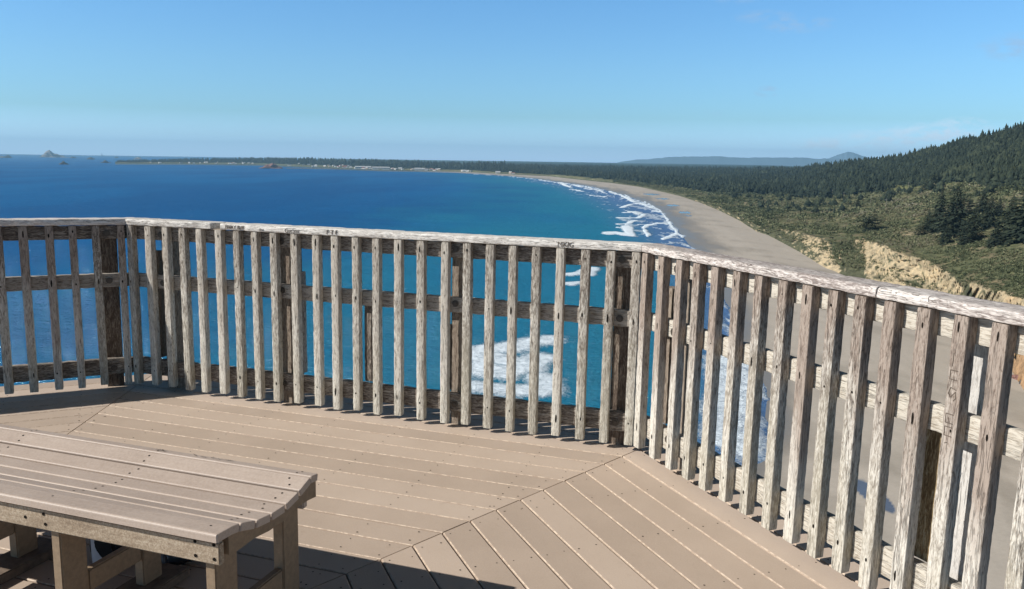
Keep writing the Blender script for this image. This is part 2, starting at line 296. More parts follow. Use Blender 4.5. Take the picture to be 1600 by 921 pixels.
SURF= {'a': [[[166.3, 2901.6], [158.6, 2490.1], [166.7, 2382.2]], [[157.8, 2228.3], [168.7, 2142.8], [178.7, 2063.6]], [[173.3, 1879.0], [197.8, 1792.5]], [[196.5, 2292.8], [211.5, 2204.7]], [[227.1, 2188.6], [228.3, 2103.4]], [[191.5, 2565.8], [197.7, 2396.2]], [[246.5, 2090.1], [249.1, 1872.9], [239.0, 1666.2], [235.8, 1591.0]], [[183.4, 1389.4], [214.9, 1495.8], [240.3, 1546.4], [238.3, 1403.8]], [[170.8, 1254.1], [188.4, 1273.5], [195.5, 1216.5], [175.3, 1145.9], [149.3, 1140.2]], [[130.4, 1024.4], [145.9, 1037.7], [165.2, 1095.9]], [[125.8, 975.4], [139.0, 959.9]], [[184.5, 1288.1], [198.8, 1276.0]], [[224.7, 1297.9], [235.3, 1300.5]], [[182.4, 1044.9], [199.0, 1058.7]], [[156.1, 972.0], [171.3, 1022.4], [177.9, 1023.7]], [[155.8, 838.8], [173.8, 884.5], [185.9, 909.7]], [[154.1, 945.2], [147.2, 880.0]]], 'd': [[[136.5, 942.0], [151.4, 927.9]], [[150.8, 1104.5], [169.6, 1085.5]], [[208.9, 1453.3], [228.3, 1383.0]], [[201.8, 1232.2], [202.7, 1127.3]]], 'c': [[[143.1, 1016.9], [178.0, 1033.8]], [[156.9, 972.1], [151.1, 903.6], [142.2, 857.4]], [[275.2, 2231.1], [268.3, 1983.1], [238.2, 1615.7]], [[277.5, 1789.4], [255.6, 1550.8], [242.3, 1351.6], [216.2, 1142.4], [195.4, 988.5], [179.3, 856.4]], [[106.2, 3219.3], [148.1, 2815.0], [170.7, 2495.8]], [[206.1, 2572.9], [225.3, 2256.8], [224.5, 1966.9]], [[219.3, 1686.3], [248.0, 1779.6]], [[179.5, 1319.0], [189.5, 1215.2]]], 'b': [[[103.7, 895.4], [114.8, 905.2], [123.3, 883.5]], [[139.0, 987.2], [127.2, 876.7]]]}
PATCH= [[[17.6, 357.2], [3.1, 343.5], [-7.7, 333.3], [-15.6, 328.2]], [[-15.6, 304.1], [-1.9, 295.5], [12.1, 321.2]], [[-13.5, 277.6], [0.5, 274.3], [12.2, 273.4]], [[11.2, 291.8], [13.1, 279.1]], [[-15.1, 319.4], [-4.8, 320.1], [7.9, 305.6]], [[38.9, 563.4], [47.5, 570.8], [60.8, 599.5]], [[38.5, 519.4], [44.6, 528.3]], [[53.9, 565.1], [61.8, 599.6]]]
SWASH= [[[86.3, 326.0], [78.9, 287.0], [69.8, 255.9], [61.0, 225.0]], [[99.5, 350.2], [83.7, 287.3], [76.2, 256.2], [64.3, 219.9]], [[88.1, 268.3], [86.0, 275.1]], [[100.6, 327.0], [100.4, 338.2]]]
POOL= [[322.8, 1909.7, 17.5, 45.0], [309.5, 1694.7, 12.7, 31.2], [286.1, 1457.1, 8.5, 31.5], [266.1, 1261.7, 8.4, 27.7], [255.6, 1188.4, 4.9, 14.0], [87.7, 185.3, 2.7, 10.6], [107.3, 403.6, 1.7, 16.9]]
ROCK= [[-6119.0, 10921.0, 326.0, 99.0], [-5636.0, 9027.0, 65.0, 21.0], [-5642.0, 9140.0, 82.0, 30.0], [-2812.0, 5120.0, 63.0, 24.0], [-3089.0, 6200.0, 80.0, 22.0], [-4537.0, 8795.0, 83.0, 23.0], [-9248.0, 18419.0, 21.0, 55.0], [-5799.0, 11969.0, 61.0, 21.0], [-5555.0, 10333.0, 81.0, 20.0], [-4601.0, 10045.0, 102.0, 26.0], [-1430.0, 4841.0, 132.0, 36.0]]
TREES= [[321.9, 613.9, 30.9, 32.9], [307.2, 565.2, 31.1, 36.6], [301.1, 529.4, 32.7, 24.1], [341.4, 582.5, 36.9, 23.5], [305.5, 498.4, 36.0, 27.7], [295.6, 467.7, 36.6, 35.0], [396.3, 688.0, 40.3, 21.3], [325.4, 636.3, 30.0, 16.9], [375.5, 678.9, 37.2, 18.4], [377.5, 632.8, 40.7, 16.3], [444.5, 1052.0, 23.0, 15.3], [304.1, 689.6, 23.7, 15.5], [563.0, 1114.8, 45.1, 15.8], [597.3, 1157.6, 52.3, 16.5], [523.0, 955.5, 52.1, 8.6], [307.5, 475.8, 38.2, 31.3], [291.3, 520.1, 30.5, 18.8], [291.8, 545.3, 28.1, 14.7], [287.8, 482.6, 33.2, 15.1], [306.8, 607.9, 27.5, 10.8]]
POLES= [[627.7, 1681.6, 20.6], [604.0, 1548.6, 19.9], [555.1, 1372.5, 21.8], [481.7, 1099.7, 27.5], [444.5, 972.2, 28.8], [599.9, 1243.5, 43.1]]
LAND = np.array(LAND, float); COLS = np.array(COLS, float); SHORE = np.array(SHORE, float)
def seg_dist(X, Y, P):
    """unsigned distance to polyline P (k,2)"""
    d = np.full(X.shape, 1e9)
    for (ax, ay), (bx, by) in zip(P[:-1], P[1:]):
        dx, dy = bx-ax, by-ay; l = dx*dx+dy*dy+1e-9
        t = np.clip(((X-ax)*dx+(Y-ay)*dy)/l, 0, 1)
        d = np.minimum(d, np.hypot(X-ax-t*dx, Y-ay-t*dy))
    return d
def land_side(X, Y):
    """True where inland of the shoreline (even-odd test against a closed polygon)"""
    poly = np.vstack([SHORE, [(6.7, -4000), (30000, -4000), (30000, 30000), (-15000, 30000)]])
    ins = np.zeros(X.shape, bool)
    n = len(poly)
    for i in range(n):
        (ax, ay), (bx, by) = poly[i], poly[(i+1) % n]
        c = ((ay > Y) != (by > Y))
        with np.errstate(divide='ignore', invalid='ignore'):
            xi = (bx-ax)*(Y-ay)/(by-ay if by != ay else 1e-9)+ax
        ins ^= c & (X < xi)
    return ins
def sdist(X, Y):
    d = seg_dist(X, Y, SHORE); return np.where(land_side(X, Y), d, -d)

def land_pt(c, u):
    """c: column coordinate in COLS units (0..len-1 float), u: station (0..7 float) -> smooth surface without noise"""
    c = np.clip(c, 0, len(LAND)-1.0001); u = np.clip(u, 0, 6.9999)
    i = c.astype(int); j = u.astype(int); fc_ = (c-i)[..., None]; fu = (u-j)[..., None]
    a = LAND[i, j]*(1-fc_)+LAND[i+1, j]*fc_; b = LAND[i, j+1]*(1-fc_)+LAND[i+1, j+1]*fc_
    return a*(1-fu)+b*fu
def land_full(c, u):
    P = land_pt(c, u); X, Y, Z = P[..., 0].copy(), P[..., 1].copy(), P[..., 2].copy()
    r = np.hypot(X, Y)
    cl = sst(0, .25, u)*sst(1.35, .95, u)                      # cliff face
    ux, uy = X/r, Y/r
    s = -uy*X+0*Y; az = np.degrees(np.arctan2(X, Y))
    g = fbm(az*2.2*r/60, u*2.2, 4, 3)-.5; g2 = fbm(az*9*r/300, u*1.1+7, 3, 9)-.5
    push = cl*np.clip(r/60, 3, 14)*(g*1.6+g2*.9)
    push *= sst(2500, 1200, r)+.15
    X += ux*push; Y += uy*push
    top = sst(.95, 1.6, u)
    amp = np.clip(r/260, .8, 3.5)
    lum = (fbm(X/9, Y/12, 4, 21)-.45)*2.4*sst(1600, 700, r)+(fbm(X/55, Y/70, 4, 31)-.5)*5*np.clip(r/1200, .5, 1.2)
    far = (fbm(X/260, Y/400, 3, 41)-.5)*np.clip((r-1200)/600, 0, 1)*9*sst(8000, 4000, r)
    Z += top*(lum+far)*np.where(u < 6.5, 1, .5)
    Z += cl*(fbm(X/5, Y/5, 3, 77)-.5)*2.2
    return np.stack([X, Y, Z], -1)
cx = np.linspace(0, 1, 900)
cc = np.interp(np.linspace(COLS[0], COLS[-1], 900), COLS, np.arange(len(COLS)))
uu = np.concatenate([np.linspace(0, 1, 22), np.linspace(1, 2, 46)[1:], np.linspace(2, 3, 60)[1:], np.linspace(3, 4, 46)[1:], np.linspace(4, 5, 34)[1:], np.linspace(5, 6, 30)[1:], np.linspace(6, 7, 8)[1:]])
Cg, Ug = np.meshgrid(cc, uu, indexing='ij')
G = land_full(Cg, Ug)
def quads(n, m):
    i, j = np.meshgrid(np.arange(n-1), np.arange(m-1), indexing='ij'); a = (i*m+j).ravel()
    return np.stack([a, a+m, a+m+1, a+1], -1)
X, Y, Z = G[..., 0], G[..., 1], G[..., 2]; R = np.hypot(X, Y)
PX = np.interp(Cg, np.arange(len(COLS)), COLS)
# ground cover colours
def L3(*c): return np.array(c, float)
n1 = fbm(X/38, Y/60, 5, 51); n2 = fbm(X/7, Y/10, 4, 61); n3 = fbm(X/120, Y/200, 4, 71)
brushg = L3(.115, .122, .064); olive = L3(.175, .168, .09); brown = L3(.185, .145, .095); pale = L3(.26, .215, .14); forest = L3(.022, .034, .018); sandc = L3(.44, .36, .235); sand2 = L3(.32, .245, .15)
col = brushg*np.ones(X.shape+(1,))
def blend(col, m, c): return col*(1-m[..., None])+c*m[..., None]
col = blend(col, sst(.48, .60, n1), olive)
col = blend(col, sst(.52, .66, n2)*sst(1500, 600, R)*.7, brown)
col = blend(col, sst(.60, .70, n3)*sst(.5, .62, n1)*.75*(Ug > 1.3), pale)
col = blend(col, sst(3.75, 4.25, Ug+(n1-.5)*1.2), forest)
# green clearing on the slope
clr = sst(.012, .0, np.abs(Ug-3.95)-.16)*sst(1385, 1400, PX)*sst(1530, 1515, PX)
col = blend(col, clr*.8, L3(.16, .165, .07))
cliffz = sst(1.12, .98, Ug+ (n2-.5)*.12)
ex = np.zeros(X.shape); PXn = PX+(fbm(PX/14, Ug*3, 4, 71)-.5)*60+(Ug-.5)*14
for a, b, k in [(1232, 1256, .5), (1258, 1308, 1), (1352, 1450, 1.1), (1445, 1512, 1.0), (1535, 1800, 1), (1090, 1190, .25)]:
    ex = np.maximum(ex, sst(a-12, a+10, PXn)*sst(b+12, b-10, PXn)*k)
e1 = fbm(PX/9*np.clip(R/500, .6, 2), Ug*3.0+PX/40, 4, 91)
expo = np.clip(ex*1.18-.66+(e1-.45)*3.4+.25*(Ug > .45)*ex, 0, 1)*(ex > .02)
expo = np.where(cliffz > .02, expo, 0)*cliffz
strat = fbm(PX/60, Z/1.1, 4, 13)
sc = sandc*(1-.35*strat[..., None])+sand2*(.45*strat[..., None])
cliffveg = L3(.085, .088, .052)*(.8+.5*n2[..., None])
col = col*(1-cliffz[..., None])+cliffveg*cliffz[..., None]
col = blend(col, sst(.30, .55, expo), sc)
rust = sst(1560, 1590, PX)*sst(.5, .6, n2)*cliffz*sst(1.3, .6, Ug)
col = blend(col, rust*.6, L3(.40, .20, .09))
hm, t, b = newmat('hillside_ground', .95, .1)
a = N(t, 'ShaderNodeAttribute', attribute_name='Col'); tc = N(t, 'ShaderNodeTexCoord').outputs['Object']
n = noise_(t, mapping(t, tc, (1, .6, 1)), .22, 7, .78); n_b = noise_(t, tc, 1.3, 5, .7)
t.links.new(mixc(t, 1.0, a.outputs['Color'], ramp(t, n, [(.34, (.42, .45, .45)), (.5, (.95, .95, .95)), (.68, (1.55, 1.5, 1.4))]), 'MULTIPLY'), b.inputs['Base Color'])
bump(t, b, n_b, .6, 1.2)
me = mesh_np('headland_ground', G.reshape(-1, 3), quads(*X.shape), [hm], True)
attr(me, 'Col', col.reshape(-1, 3)); tag(obj('headland_ground', me), 'scrubby coastal ground with sandy cliffs rising to a wooded hill', 'ground', kind='structure')

# beach
vv = np.linspace(0, 1, 420)
Pt = land_pt(Cg[:, :1].repeat(420, 1), np.zeros((900, 420))); rt_ = np.hypot(Pt[..., 0], Pt[..., 1]); azb = np.arctan2(Pt[..., 0], Pt[..., 1])
tn0 = 80/(rt_+3*np.clip(rt_/100, 1, 10)); tn1 = 80/55.0; tn = tn0+(tn1-tn0)*vv[None]**1.6; rb = 80/tn
Xb, Yb = rb*np.sin(azb), rb*np.cos(azb); sdv = sdist(Xb, Yb)
Zb = np.clip(sdv*.045, -6, 2.6)+np.where(sdv > 0, (fbm(Xb/9, Yb/14, 3, 5)-.5)*.35*np.clip(sdv/20, 0, 1), 0)
Zb = np.where(vv[None] < .01, np.maximum(Zb, 2.2), Zb)
q = sdv+(fbm(Xb/14, Yb/50, 4, 15)-.5)*26*np.clip(Yb/700, .35, 2.2)
wet = sst(26, 4, q/np.clip(Yb/500, .55, 2.2))
pool = np.zeros(Xb.shape)
for px, py, ra, rb2 in POOL:
    d = ((Xb-px)/ra)**2+((Yb-py)/rb2)**2
    pool = np.maximum(pool, sst(1.12, .92, d+(fbm(Xb/4, Yb/20, 3, 33)-.5)*1.2))
st1 = fbm(Xb/18+Yb/60, Yb/45, 5, 25); st2 = fbm(Xb/3.5, Yb/9, 4, 26)
dry = L3(.385, .345, .295); dk = L3(.28, .25, .21); wt = L3(.195, .178, .155)
cb = dry*np.ones(Xb.shape+(1,)); cb = blend(cb, sst(.52, .66, st1)*.55, dk); cb = cb*(.94+.12*st2[..., None]); tl = sst(.75, .35, np.abs(((q+30)/14) % 1-.5)*4)*sst(5, 20, q)*sst(110, 40, q); cb = blend(cb, tl*.25*sst(.4, .6, st1), dk*.8); cb = blend(cb, wet, wt)
cb = blend(cb, sst(4300, 4700, Yb)*sst(-350, -600, Xb), L3(.05, .06, .04)); cb = blend(cb, pool, L3(.10, .125, .175))
bm_, t, b = newmat('beach_sand', .9, .3)
a = N(t, 'ShaderNodeAttribute', attribute_name='Col'); w_ = N(t, 'ShaderNodeAttribute', attribute_name='wet')
tc = N(t, 'ShaderNodeTexCoord').outputs['Object']; n = noise_(t, tc, .8, 6, .7)
t.links.new(mixc(t, 1.0, a.outputs['Color'], ramp(t, n, [(.3, (.93, .93, .93)), (.7, (1.07, 1.07, 1.07))]), 'MULTIPLY'), b.inputs['Base Color'])
t.links.new(mth(t, 'SUBTRACT', .92, mth(t, 'MULTIPLY', w_.outputs['Fac'], .78)), b.inputs['Roughness'])
bump(t, b, n, .3, .12)
me = mesh_np('beach', np.stack([Xb, Yb, Zb], -1).reshape(-1, 3), quads(*Xb.shape)[:, ::-1], [bm_], True)
attr(me, 'Col', cb.reshape(-1, 3)); attr(me, 'wet', np.clip(wet*.72+pool, 0, 1).ravel()); tag(obj('beach', me), 'long pale sand beach curving into the distance', 'beach', kind='structure')

# sea
AZ = np.radians(np.linspace(-58, 40, 1250)); tn = np.concatenate([np.linspace(80/20000., .50, 640), np.linspace(.51, 1.6, 60)]); rw_ = 80/tn
Aw, Rw = np.meshgrid(AZ, rw_, indexing='ij'); Xw, Yw = Rw*np.sin(Aw), Rw*np.cos(Aw)
sw = sdist(Xw, Yw); off = -sw
foam = np.zeros(Xw.shape); nf = fbm(Xw/9, Yw/22, 4, 101); nf2 = fbm(Xw/2.6, Yw/5, 4, 111)
def add_foam(lines, wk, k=1.0, ragged=1.0):
    global foam
    for l in lines:
        P = np.array(l); c = P.mean(0); ext = np.hypot(*(P-c).T).max()+200
        msk = (np.abs(Xw-c[0]) < ext) & (np.abs(Yw-c[1]) < ext)
        if not msk.any(): continue
        x, y = Xw[msk], Yw[msk]; rr = np.hypot(*c)
        x2 = x+(fbm(x/14, y/20, 3, 7)-.5)*10*ragged*min(1.5, rr/700); y2 = y+(fbm(x/14, y/20, 3, 8)-.5)*16*ragged*min(1.8, rr/700)
        # distances measured with the along-view direction shortened, as breakers lie in long ridges
        s_ = np.array([1, .35 if rr > 700 else .8]); d = seg_dist(x2*s_[0], y2*s_[1], P*s_)
        wd = wk*rr/1000.0
        v = np.clip(1.25-(d/wd)**1.3*(.55+.9*nf[msk]), 0, 1)*k
        foam[msk] = np.maximum(foam[msk], v)
add_foam(SURF['a'], 3.4, 1.1, .35); add_foam(SURF['b'], 9.0, 1.1, .4); add_foam(SURF['d'], 11.0, .60, .5); add_foam(SURF['c'], 1.7, 1.0, .3)
add_foam(PATCH[:5], 36, .86, .8); add_foam(PATCH[5:], 14, .9, .6)
add_foam(SWASH[:2], 34, .82, .8); add_foam(SWASH[2:], 7, .7, .4)
# thin lace at the water's edge
edge = sst(7, 0, np.abs(off-2-6*(nf-.5)*np.clip(Yw/500, .6, 3))/np.clip(Yw/450, .5, 3.5))*sst(.36, .52, fbm(Xw/6, Yw/30, 3, 131))
foam = np.maximum(foam, edge*.75*sst(3500, 2500, Yw))
far_edge = sst(26, 8, np.abs(off-16))*(Yw > 2200)*(Xw > -700)
foam = np.maximum(foam, far_edge*.8*sst(.3, .5, nf))
# scattered surf-zone streaks
zone = sst(95, 40, off/np.clip(Yw/900, .6, 2.0))*sst(-5, 8, off)*(Yw < 3600)
foam = np.maximum(foam, zone*sst(.55, .68, fbm(Xw/7, Yw/26, 4, 141))*.62)
shal = sst(520, 30, off+ (fbm(Xw/90, Yw/140, 4, 151)-.5)*260)*sst(5000, 2500, Yw)
milk = sst(75, 10, off/np.clip(Yw/800, .55, 2.2))*sst(4000, 2500, Yw)
cells = fbm(Xw/160, Yw/500, 5, 161)
sm, t, b = newmat('sea_water', .4, .0)
b.inputs['IOR'].default_value = 1.333
fo = N(t, 'ShaderNodeAttribute', attribute_name='foam'); sh = N(t, 'ShaderNodeAttribute', attribute_name='shallow'); mk = N(t, 'ShaderNodeAttribute', attribute_name='milk'); ce = N(t, 'ShaderNodeAttribute', attribute_name='cell')
tc = N(t, 'ShaderNodeTexCoord').outputs['Object']
deep = mixc(t, ramp(t, ce.outputs['Fac'], [(.35, (0, 0, 0)), (.65, (1, 1, 1))]), (.003, .085, .265), (.004, .112, .315))
c1 = mixc(t, sh.outputs['Fac'], deep, (.012, .185, .31)); c2 = mixc(t, mk.outputs['Fac'], c1, (.085, .175, .36))
lace = noise_(t, mapping(t, tc, (.42, .24, .3)), 1, 7, .82, 1.6); lace2 = noise_(t, mapping(t, tc, (.12, .06, .1)), 1, 5, .7, .5)
ff = mth(t, 'ADD', fo.outputs['Fac'], mth(t, 'ADD', mth(t, 'MULTIPLY', mth(t, 'SUBTRACT', lace, .5), 1.5), mth(t, 'MULTIPLY', mth(t, 'SUBTRACT', lace2, .5), .6)))
ff = mth(t, 'MULTIPLY', mth(t, 'SUBTRACT', ff, .40), 2.6, clamp=True)
ff = mth(t, 'MULTIPLY', ff, mth(t, 'MULTIPLY', fo.outputs['Fac'], 6, clamp=True))
# whitecap specks far apart
sp = mth(t, 'MULTIPLY', mth(t, 'SUBTRACT', noise_(t, mapping(t, tc, (.09, .16, .1)), 1, 6, .8), .735), 14, clamp=True)
ff = mth(t, 'MAXIMUM', ff, mth(t, 'MULTIPLY', sp, .5))
t.links.new(mixc(t, ff, c2, (.76, .86, .94)), b.inputs['Base Color'])
gl = N(t, 'ShaderNodeBsdfGlossy'); gl.inputs['Roughness'].default_value = .10; gl.inputs['Color'].default_value = (.70, .90, 1, 1); mxs = N(t, 'ShaderNodeMixShader'); t.links.new(mth(t, 'MULTIPLY', mth(t, 'SUBTRACT', 1, ff, clamp=True), .11), mxs.inputs[0]); t.links.new(b.outputs[0], mxs.inputs[1]); t.links.new(gl.outputs[0], mxs.inputs[2]); t.links.new(mxs.outputs[0], t.nodes['Material Output'].inputs['Surface'])
w1 = noise_(t, mapping(t, tc, (.11, .26, .1)), 1, 5, .62, .4); w2 = noise_(t, mapping(t, tc, (.5, 1.1, .5)), 1, 5, .65, .3); w3 = noise_(t, mapping(t, tc, (.012, .03, .02)), 1, 3, .5)
hh = mth(t, 'ADD', mth(t, 'MULTIPLY', w1, 1.6), mth(t, 'ADD', mth(t, 'MULTIPLY', w2, .8), mth(t, 'ADD', mth(t, 'MULTIPLY', w3, 4.0), mth(t, 'MULTIPLY', ff, .4))))
t.links.new(bump(t, b, hh, 1.0, 1.5), gl.inputs['Normal'])
Zw = np.zeros(Xw.shape)+np.clip(foam-.35, 0, 1)*.9
me = mesh_np('sea', np.stack([Xw, Yw, Zw], -1).reshape(-1, 3), quads(*Xw.shape)[:, ::-1], [sm], True)
for k, v in (('foam', foam), ('shallow', shal), ('milk', milk), ('cell', cells)): attr(me, k, v.ravel())
tag(obj('sea', me), 'blue sea with white breakers along the beach', 'sea', kind='structure')
m = MB(); V = [(25000*math.sin(a), 25000*math.cos(a), -9) for a in np.linspace(0, 2*math.pi, 65)[:-1]]; m.add(V, [tuple(range(64))[::-1]])
tag(obj('sea_floor', m.mesh('sea_floor', [plain('sea_floor_mud', (.03, .06, .09))])), 'ground under sea and land, reaching past the horizon', 'ground', kind='structure')
# bluff that carries the deck (steep, hidden below the boards)
m = MB(); ring = []
for k, (r, z) in enumerate([(0, 74.5), (5.5, 74.2), (8, 70), (34, 34), (62, 1.5), (70, -3)]):
    for i in range(48):
        a = 2*math.pi*i/48; n_ = 1+.10*(mnoise.noise(Vector((math.cos(a)*2, math.sin(a)*2, k))) if k > 1 else 0)
        ring.append((r*n_*math.sin(a), -4+r*n_*math.cos(a), z))
F = [(k*48+i, (k+1)*48+i, (k+1)*48+(i+1) % 48, k*48+(i+1) % 48) for k in range(5) for i in range(48)]
m.add(ring, F); tag(obj('bluff_ground', m.mesh('bluff_ground', [plain('bluff_scrub', (.09, .085, .045), .95, .1, 0, .4, .5, .6)], True)), 'steep scrubby bluff below the deck', 'ground', kind='structure')

# distant mountains
m, t, b = newmat('far_mountain_forest', .95, .05); b.inputs['Base Color'].default_value = (.10, .155, .21, 1)  # blue of the distant air mixed into the base colour
def ridge(name, label, prof, r0, thick):
    V = []; F = []; n = 160
    px = np.linspace(prof[0][0], prof[-1][0], n); hp = np.interp(px, [p[0] for p in prof], [p[1] for p in prof])
    hp = hp+(fbm(px/9, px*0, 4, 3)-.5)*np.minimum(hp, 3)*.7
    for i in range(n):
        az = math.atan2(px[i]-800, 1266*1.0); r = r0/math.cos(az*.3)
        el = hp[i]/1266; h = CAMH+r*el*math.cos(az)
        for k, (dr, kh) in enumerate([(-thick, 0), (-thick*.45, .62), (0, 1), (thick*.6, .5), (thick, 0)]):
            V.append(((r+dr)*math.sin(az), (r+dr)*math.cos(az), max(-20, kh*h-(1-kh)*20)+ (0 if k in (0, 2, 4) else (fbm(np.array([px[i]/4.]), np.array([k*3.]), 3, 5)[0]-.5)*h*.2)))
    for i in range(n-1):
        for k in range(4): F.append((i*5+k, (i+1)*5+k, (i+1)*5+k+1, i*5+k+1))
    me = pydata(name, V, F, [m], None, True); tag(obj(name, me), label, 'hills', kind='structure')
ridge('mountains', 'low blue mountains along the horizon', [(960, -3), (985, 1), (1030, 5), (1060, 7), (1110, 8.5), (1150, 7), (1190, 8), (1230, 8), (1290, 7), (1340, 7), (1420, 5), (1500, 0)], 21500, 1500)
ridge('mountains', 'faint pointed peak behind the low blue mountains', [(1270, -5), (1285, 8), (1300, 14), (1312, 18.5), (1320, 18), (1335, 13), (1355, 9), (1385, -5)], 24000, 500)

# ------------------------------------------------------------------ trees
fm, t, b = newmat('conifer_foliage', .9, .12)
a = N(t, 'ShaderNodeAttribute', attribute_name='var'); oi = N(t, 'ShaderNodeObjectInfo')
s = mth(t, 'ADD', mth(t, 'MULTIPLY', a.outputs['Fac'], .8), mth(t, 'MULTIPLY', oi.outputs['Random'], .2))
t.links.new(ramp(t, s, [(.0, (.012, .018, .013)), (.5, (.026, .036, .024)), (.82, (.050, .062, .036)), (1, (.085, .09, .045))]), b.inputs['Base Color'])
bkm = plain('tree_bark', (.10, .075, .055), .95, .1)
FOL = fm
def conifer_arrays(seed, H=1.0, tiers=24, per=9, wid=.20, tri=4, ragged=.35, base=.06, lean=0, kind='spruce'):
    rs = np.random.default_rng(seed); V = []; F = []; A = []
    for k in range(tiers):
        f = k/(tiers-1.0); z = H*(base+(1-base)*f**.92)
        if kind == 'spruce': rad = wid*H*(1-f)**.8*(.55+.45*min(1, (f+.05)/.18))
        else: rad = wid*H*math.sqrt(max(0, 1-(f*1.9-.9)**2))*.95+.01*H
        n = max(3, int(per*(1-.55*f)))
        for i in range(n):
            a = 2*math.pi*(i+rs.random())/n+k*1.3; r = rad*(1-ragged+ragged*1.5*rs.random()); dz = -r*rs.uniform(.10, .45) if kind == 'spruce' else r*rs.uniform(-.2, .3)
            d = np.array([math.cos(a), math.sin(a), 0]); sd_ = np.array([-math.sin(a), math.cos(a), 0]); c0 = np.array([lean*f, 0, z])
            va = rs.uniform(0, 1)
            for j in range(tri):
                q0 = .15+.75*j/tri; q1 = q0+rs.uniform(.28, .48); wd = r*rs.uniform(.16, .34)*(1.15-q0)+.006*H
                p0 = c0+d*r*q0+np.array([0, 0, dz*q0]); p1 = c0+d*r*min(1.05, q1)+np.array([0, 0, dz*q1-rs.uniform(0, .02)*H]); w_ = sd_*wd*rs.choice([-1, 1]); up = np.array([0, 0, rs.uniform(-.035, .02)*H])
                b_ = len(V); V += [p0+up*.2, p1, (p0+p1)/2+w_+up]; F.append((b_, b_+1, b_+2)); A += [np.clip(va*.6+.4*rs.random(), 0, 1)]*3
    # leader
    b_ = len(V); V += [np.array([lean-.012*H, 0, H*.93]), np.array([lean+.012*H, 0, H*.93]), np.array([lean, 0, H*1.03])]; F.append((b_, b_+1, b_+2)); A += [.5]*3
    return np.array(V), np.array(F), np.array(A)
def small_tree(seed, broad=False, T=7, n=8):
    """crown for trees seen far off: stacked ragged skirts"""
    rs = np.random.default_rng(seed); V = []; F = []; A = []; lean = rs.normal(0, .03); wid_ = rs.uniform(.17, .30)
    for k in range(T):
        f = k/T; z0 = (.02+.86*f) if not broad else (.05+.62*f); z1 = min(1.0, z0+(.26 if not broad else .38))
        r = wid_*(1-f)**.85+.012 if not broad else .36*math.sin(math.pi*(k+1.2)/(T+1.6))
        off_ = rs.normal(0, .035, 2)*(1-f); b_ = len(V); V.append([off_[0]+lean*f, off_[1], z1 if k < T-1 else 1.0]); va = rs.random()
        for i in range(n):
            a = 2*math.pi*(i+rs.random()*.8)/n; q = r*rs.uniform(.45, 1.35); V.append([q*math.cos(a)+off_[0]+lean*f, q*math.sin(a)+off_[1], z0+rs.uniform(-.06, .07)])
        A += [va*.7+.3]+[np.clip(va*.7+rs.uniform(-.25, .25), 0, 1) for _ in range(n)]
        for i in range(n): F.append((b_, b_+1+i, b_+1+(i+1) % n))
    return np.array(V), np.array(F), np.array(A)
def merge_instances(protos, pts, hts, rots, pid, vshift):
    VV = []; FF = []; AA = []; off_ = 0
    for p in range(len(protos)):
        V, F, A = protos[p]; idx = np.where(pid == p)[0]
        if len(idx) == 0: continue
        c, s_ = np.cos(rots[idx])[:, None], np.sin(rots[idx])[:, None]; h = hts[idx][:, None]
        x = (V[None, :, 0]*c-V[None, :, 1]*s_)*h+pts[idx, 0:1]; y = (V[None, :, 0]*s_+V[None, :, 1]*c)*h+pts[idx, 1:2]; z = V[None, :, 2]*h+pts[idx, 2:3]
        VV.append(np.stack([x, y, z], -1).reshape(-1, 3)); FF.append((F[None]+np.arange(len(idx))[:, None, None]*len(V)+off_).reshape(-1, F.shape[1]))
        AA.append(np.clip(A[None]*.75+vshift[idx][:, None], 0, 1).reshape(-1)); off_ += len(idx)*len(V)
    return np.vstack(VV), np.vstack(FF), np.concatenate(AA)
def px2c(px): return np.interp(px, COLS, np.arange(len(COLS)))
# individual near trees --------------------------------------------------
def make_tree_mesh(seed, **k):
    V, F, A = conifer_arrays(seed, **k); me = mesh_np('crown', V, F, [FOL]); attr(me, 'var', A); return me
tr = MB(); tr.tube([(0, 0, -.04), (0, 0, .35), (0, 0, .92)], [.020, .013, .003], 7); trunk_me = tr.mesh('trunk', [bkm], True)
crowns = [make_tree_mesh(s, wid=w, tiers=28, per=15, tri=5, ragged=.42, base=.02) for s, w in ((1, .31), (2, .37), (3, .40))]+[make_tree_mesh(s, wid=w, tiers=18, per=16, ragged=.4, base=.02, kind='round') for s, w in ((4, .5), (5, .62))]
def conifer(x, y, z, h, label, pid, group=None, wscale=1):
    o = empty('conifer', Matrix.Translation((x, y, z-.6)) @ Matrix.Rotation(random.uniform(0, 6.28), 4, 'Z') @ Matrix.Diagonal((h*wscale, h*wscale, h, 1)))
    tag(o, label, 'tree', group); obj('trunk', trunk_me, o); obj('crown', crowns[pid], o)
NEARL = ['tall narrow spruce forming the left spire of the twin in the clump', 'broad tall spruce forming the right spire of the twin in the clump', 'shorter spruce tucked in front of the two tall spires', 'spruce behind the clump with a flat-sided crown', 'spruce standing between the clump and the frame edge', 'tall spruce with a full crown near the right edge of the photo', 'dark largest spruce at the far right edge', 'small conifer behind the clump, in line with the left spire', 'low conifer on the left flank of the clump', 'mid-sized conifer above the gap between clump and edge trees', 'conifer on the rise behind the right-hand trees', 'lone round dark tree standing by itself on the flat scrub', 'ragged low tree with layered branches near the cliff, left of the clump', 'dark rounded tree on the slope below the pale clearing', 'smaller dark tree beside the rounded one below the clearing', 'flat-topped dark tree at the right end of the clearing', 'spruce partly outside the right of the photo', 'bushy conifer filling the right foot of the clump', 'bushy conifer filling the left foot of the clump', 'low bushy conifer between the clump and the edge trees', 'shrubby conifer at the far left foot of the clump']
i = 0
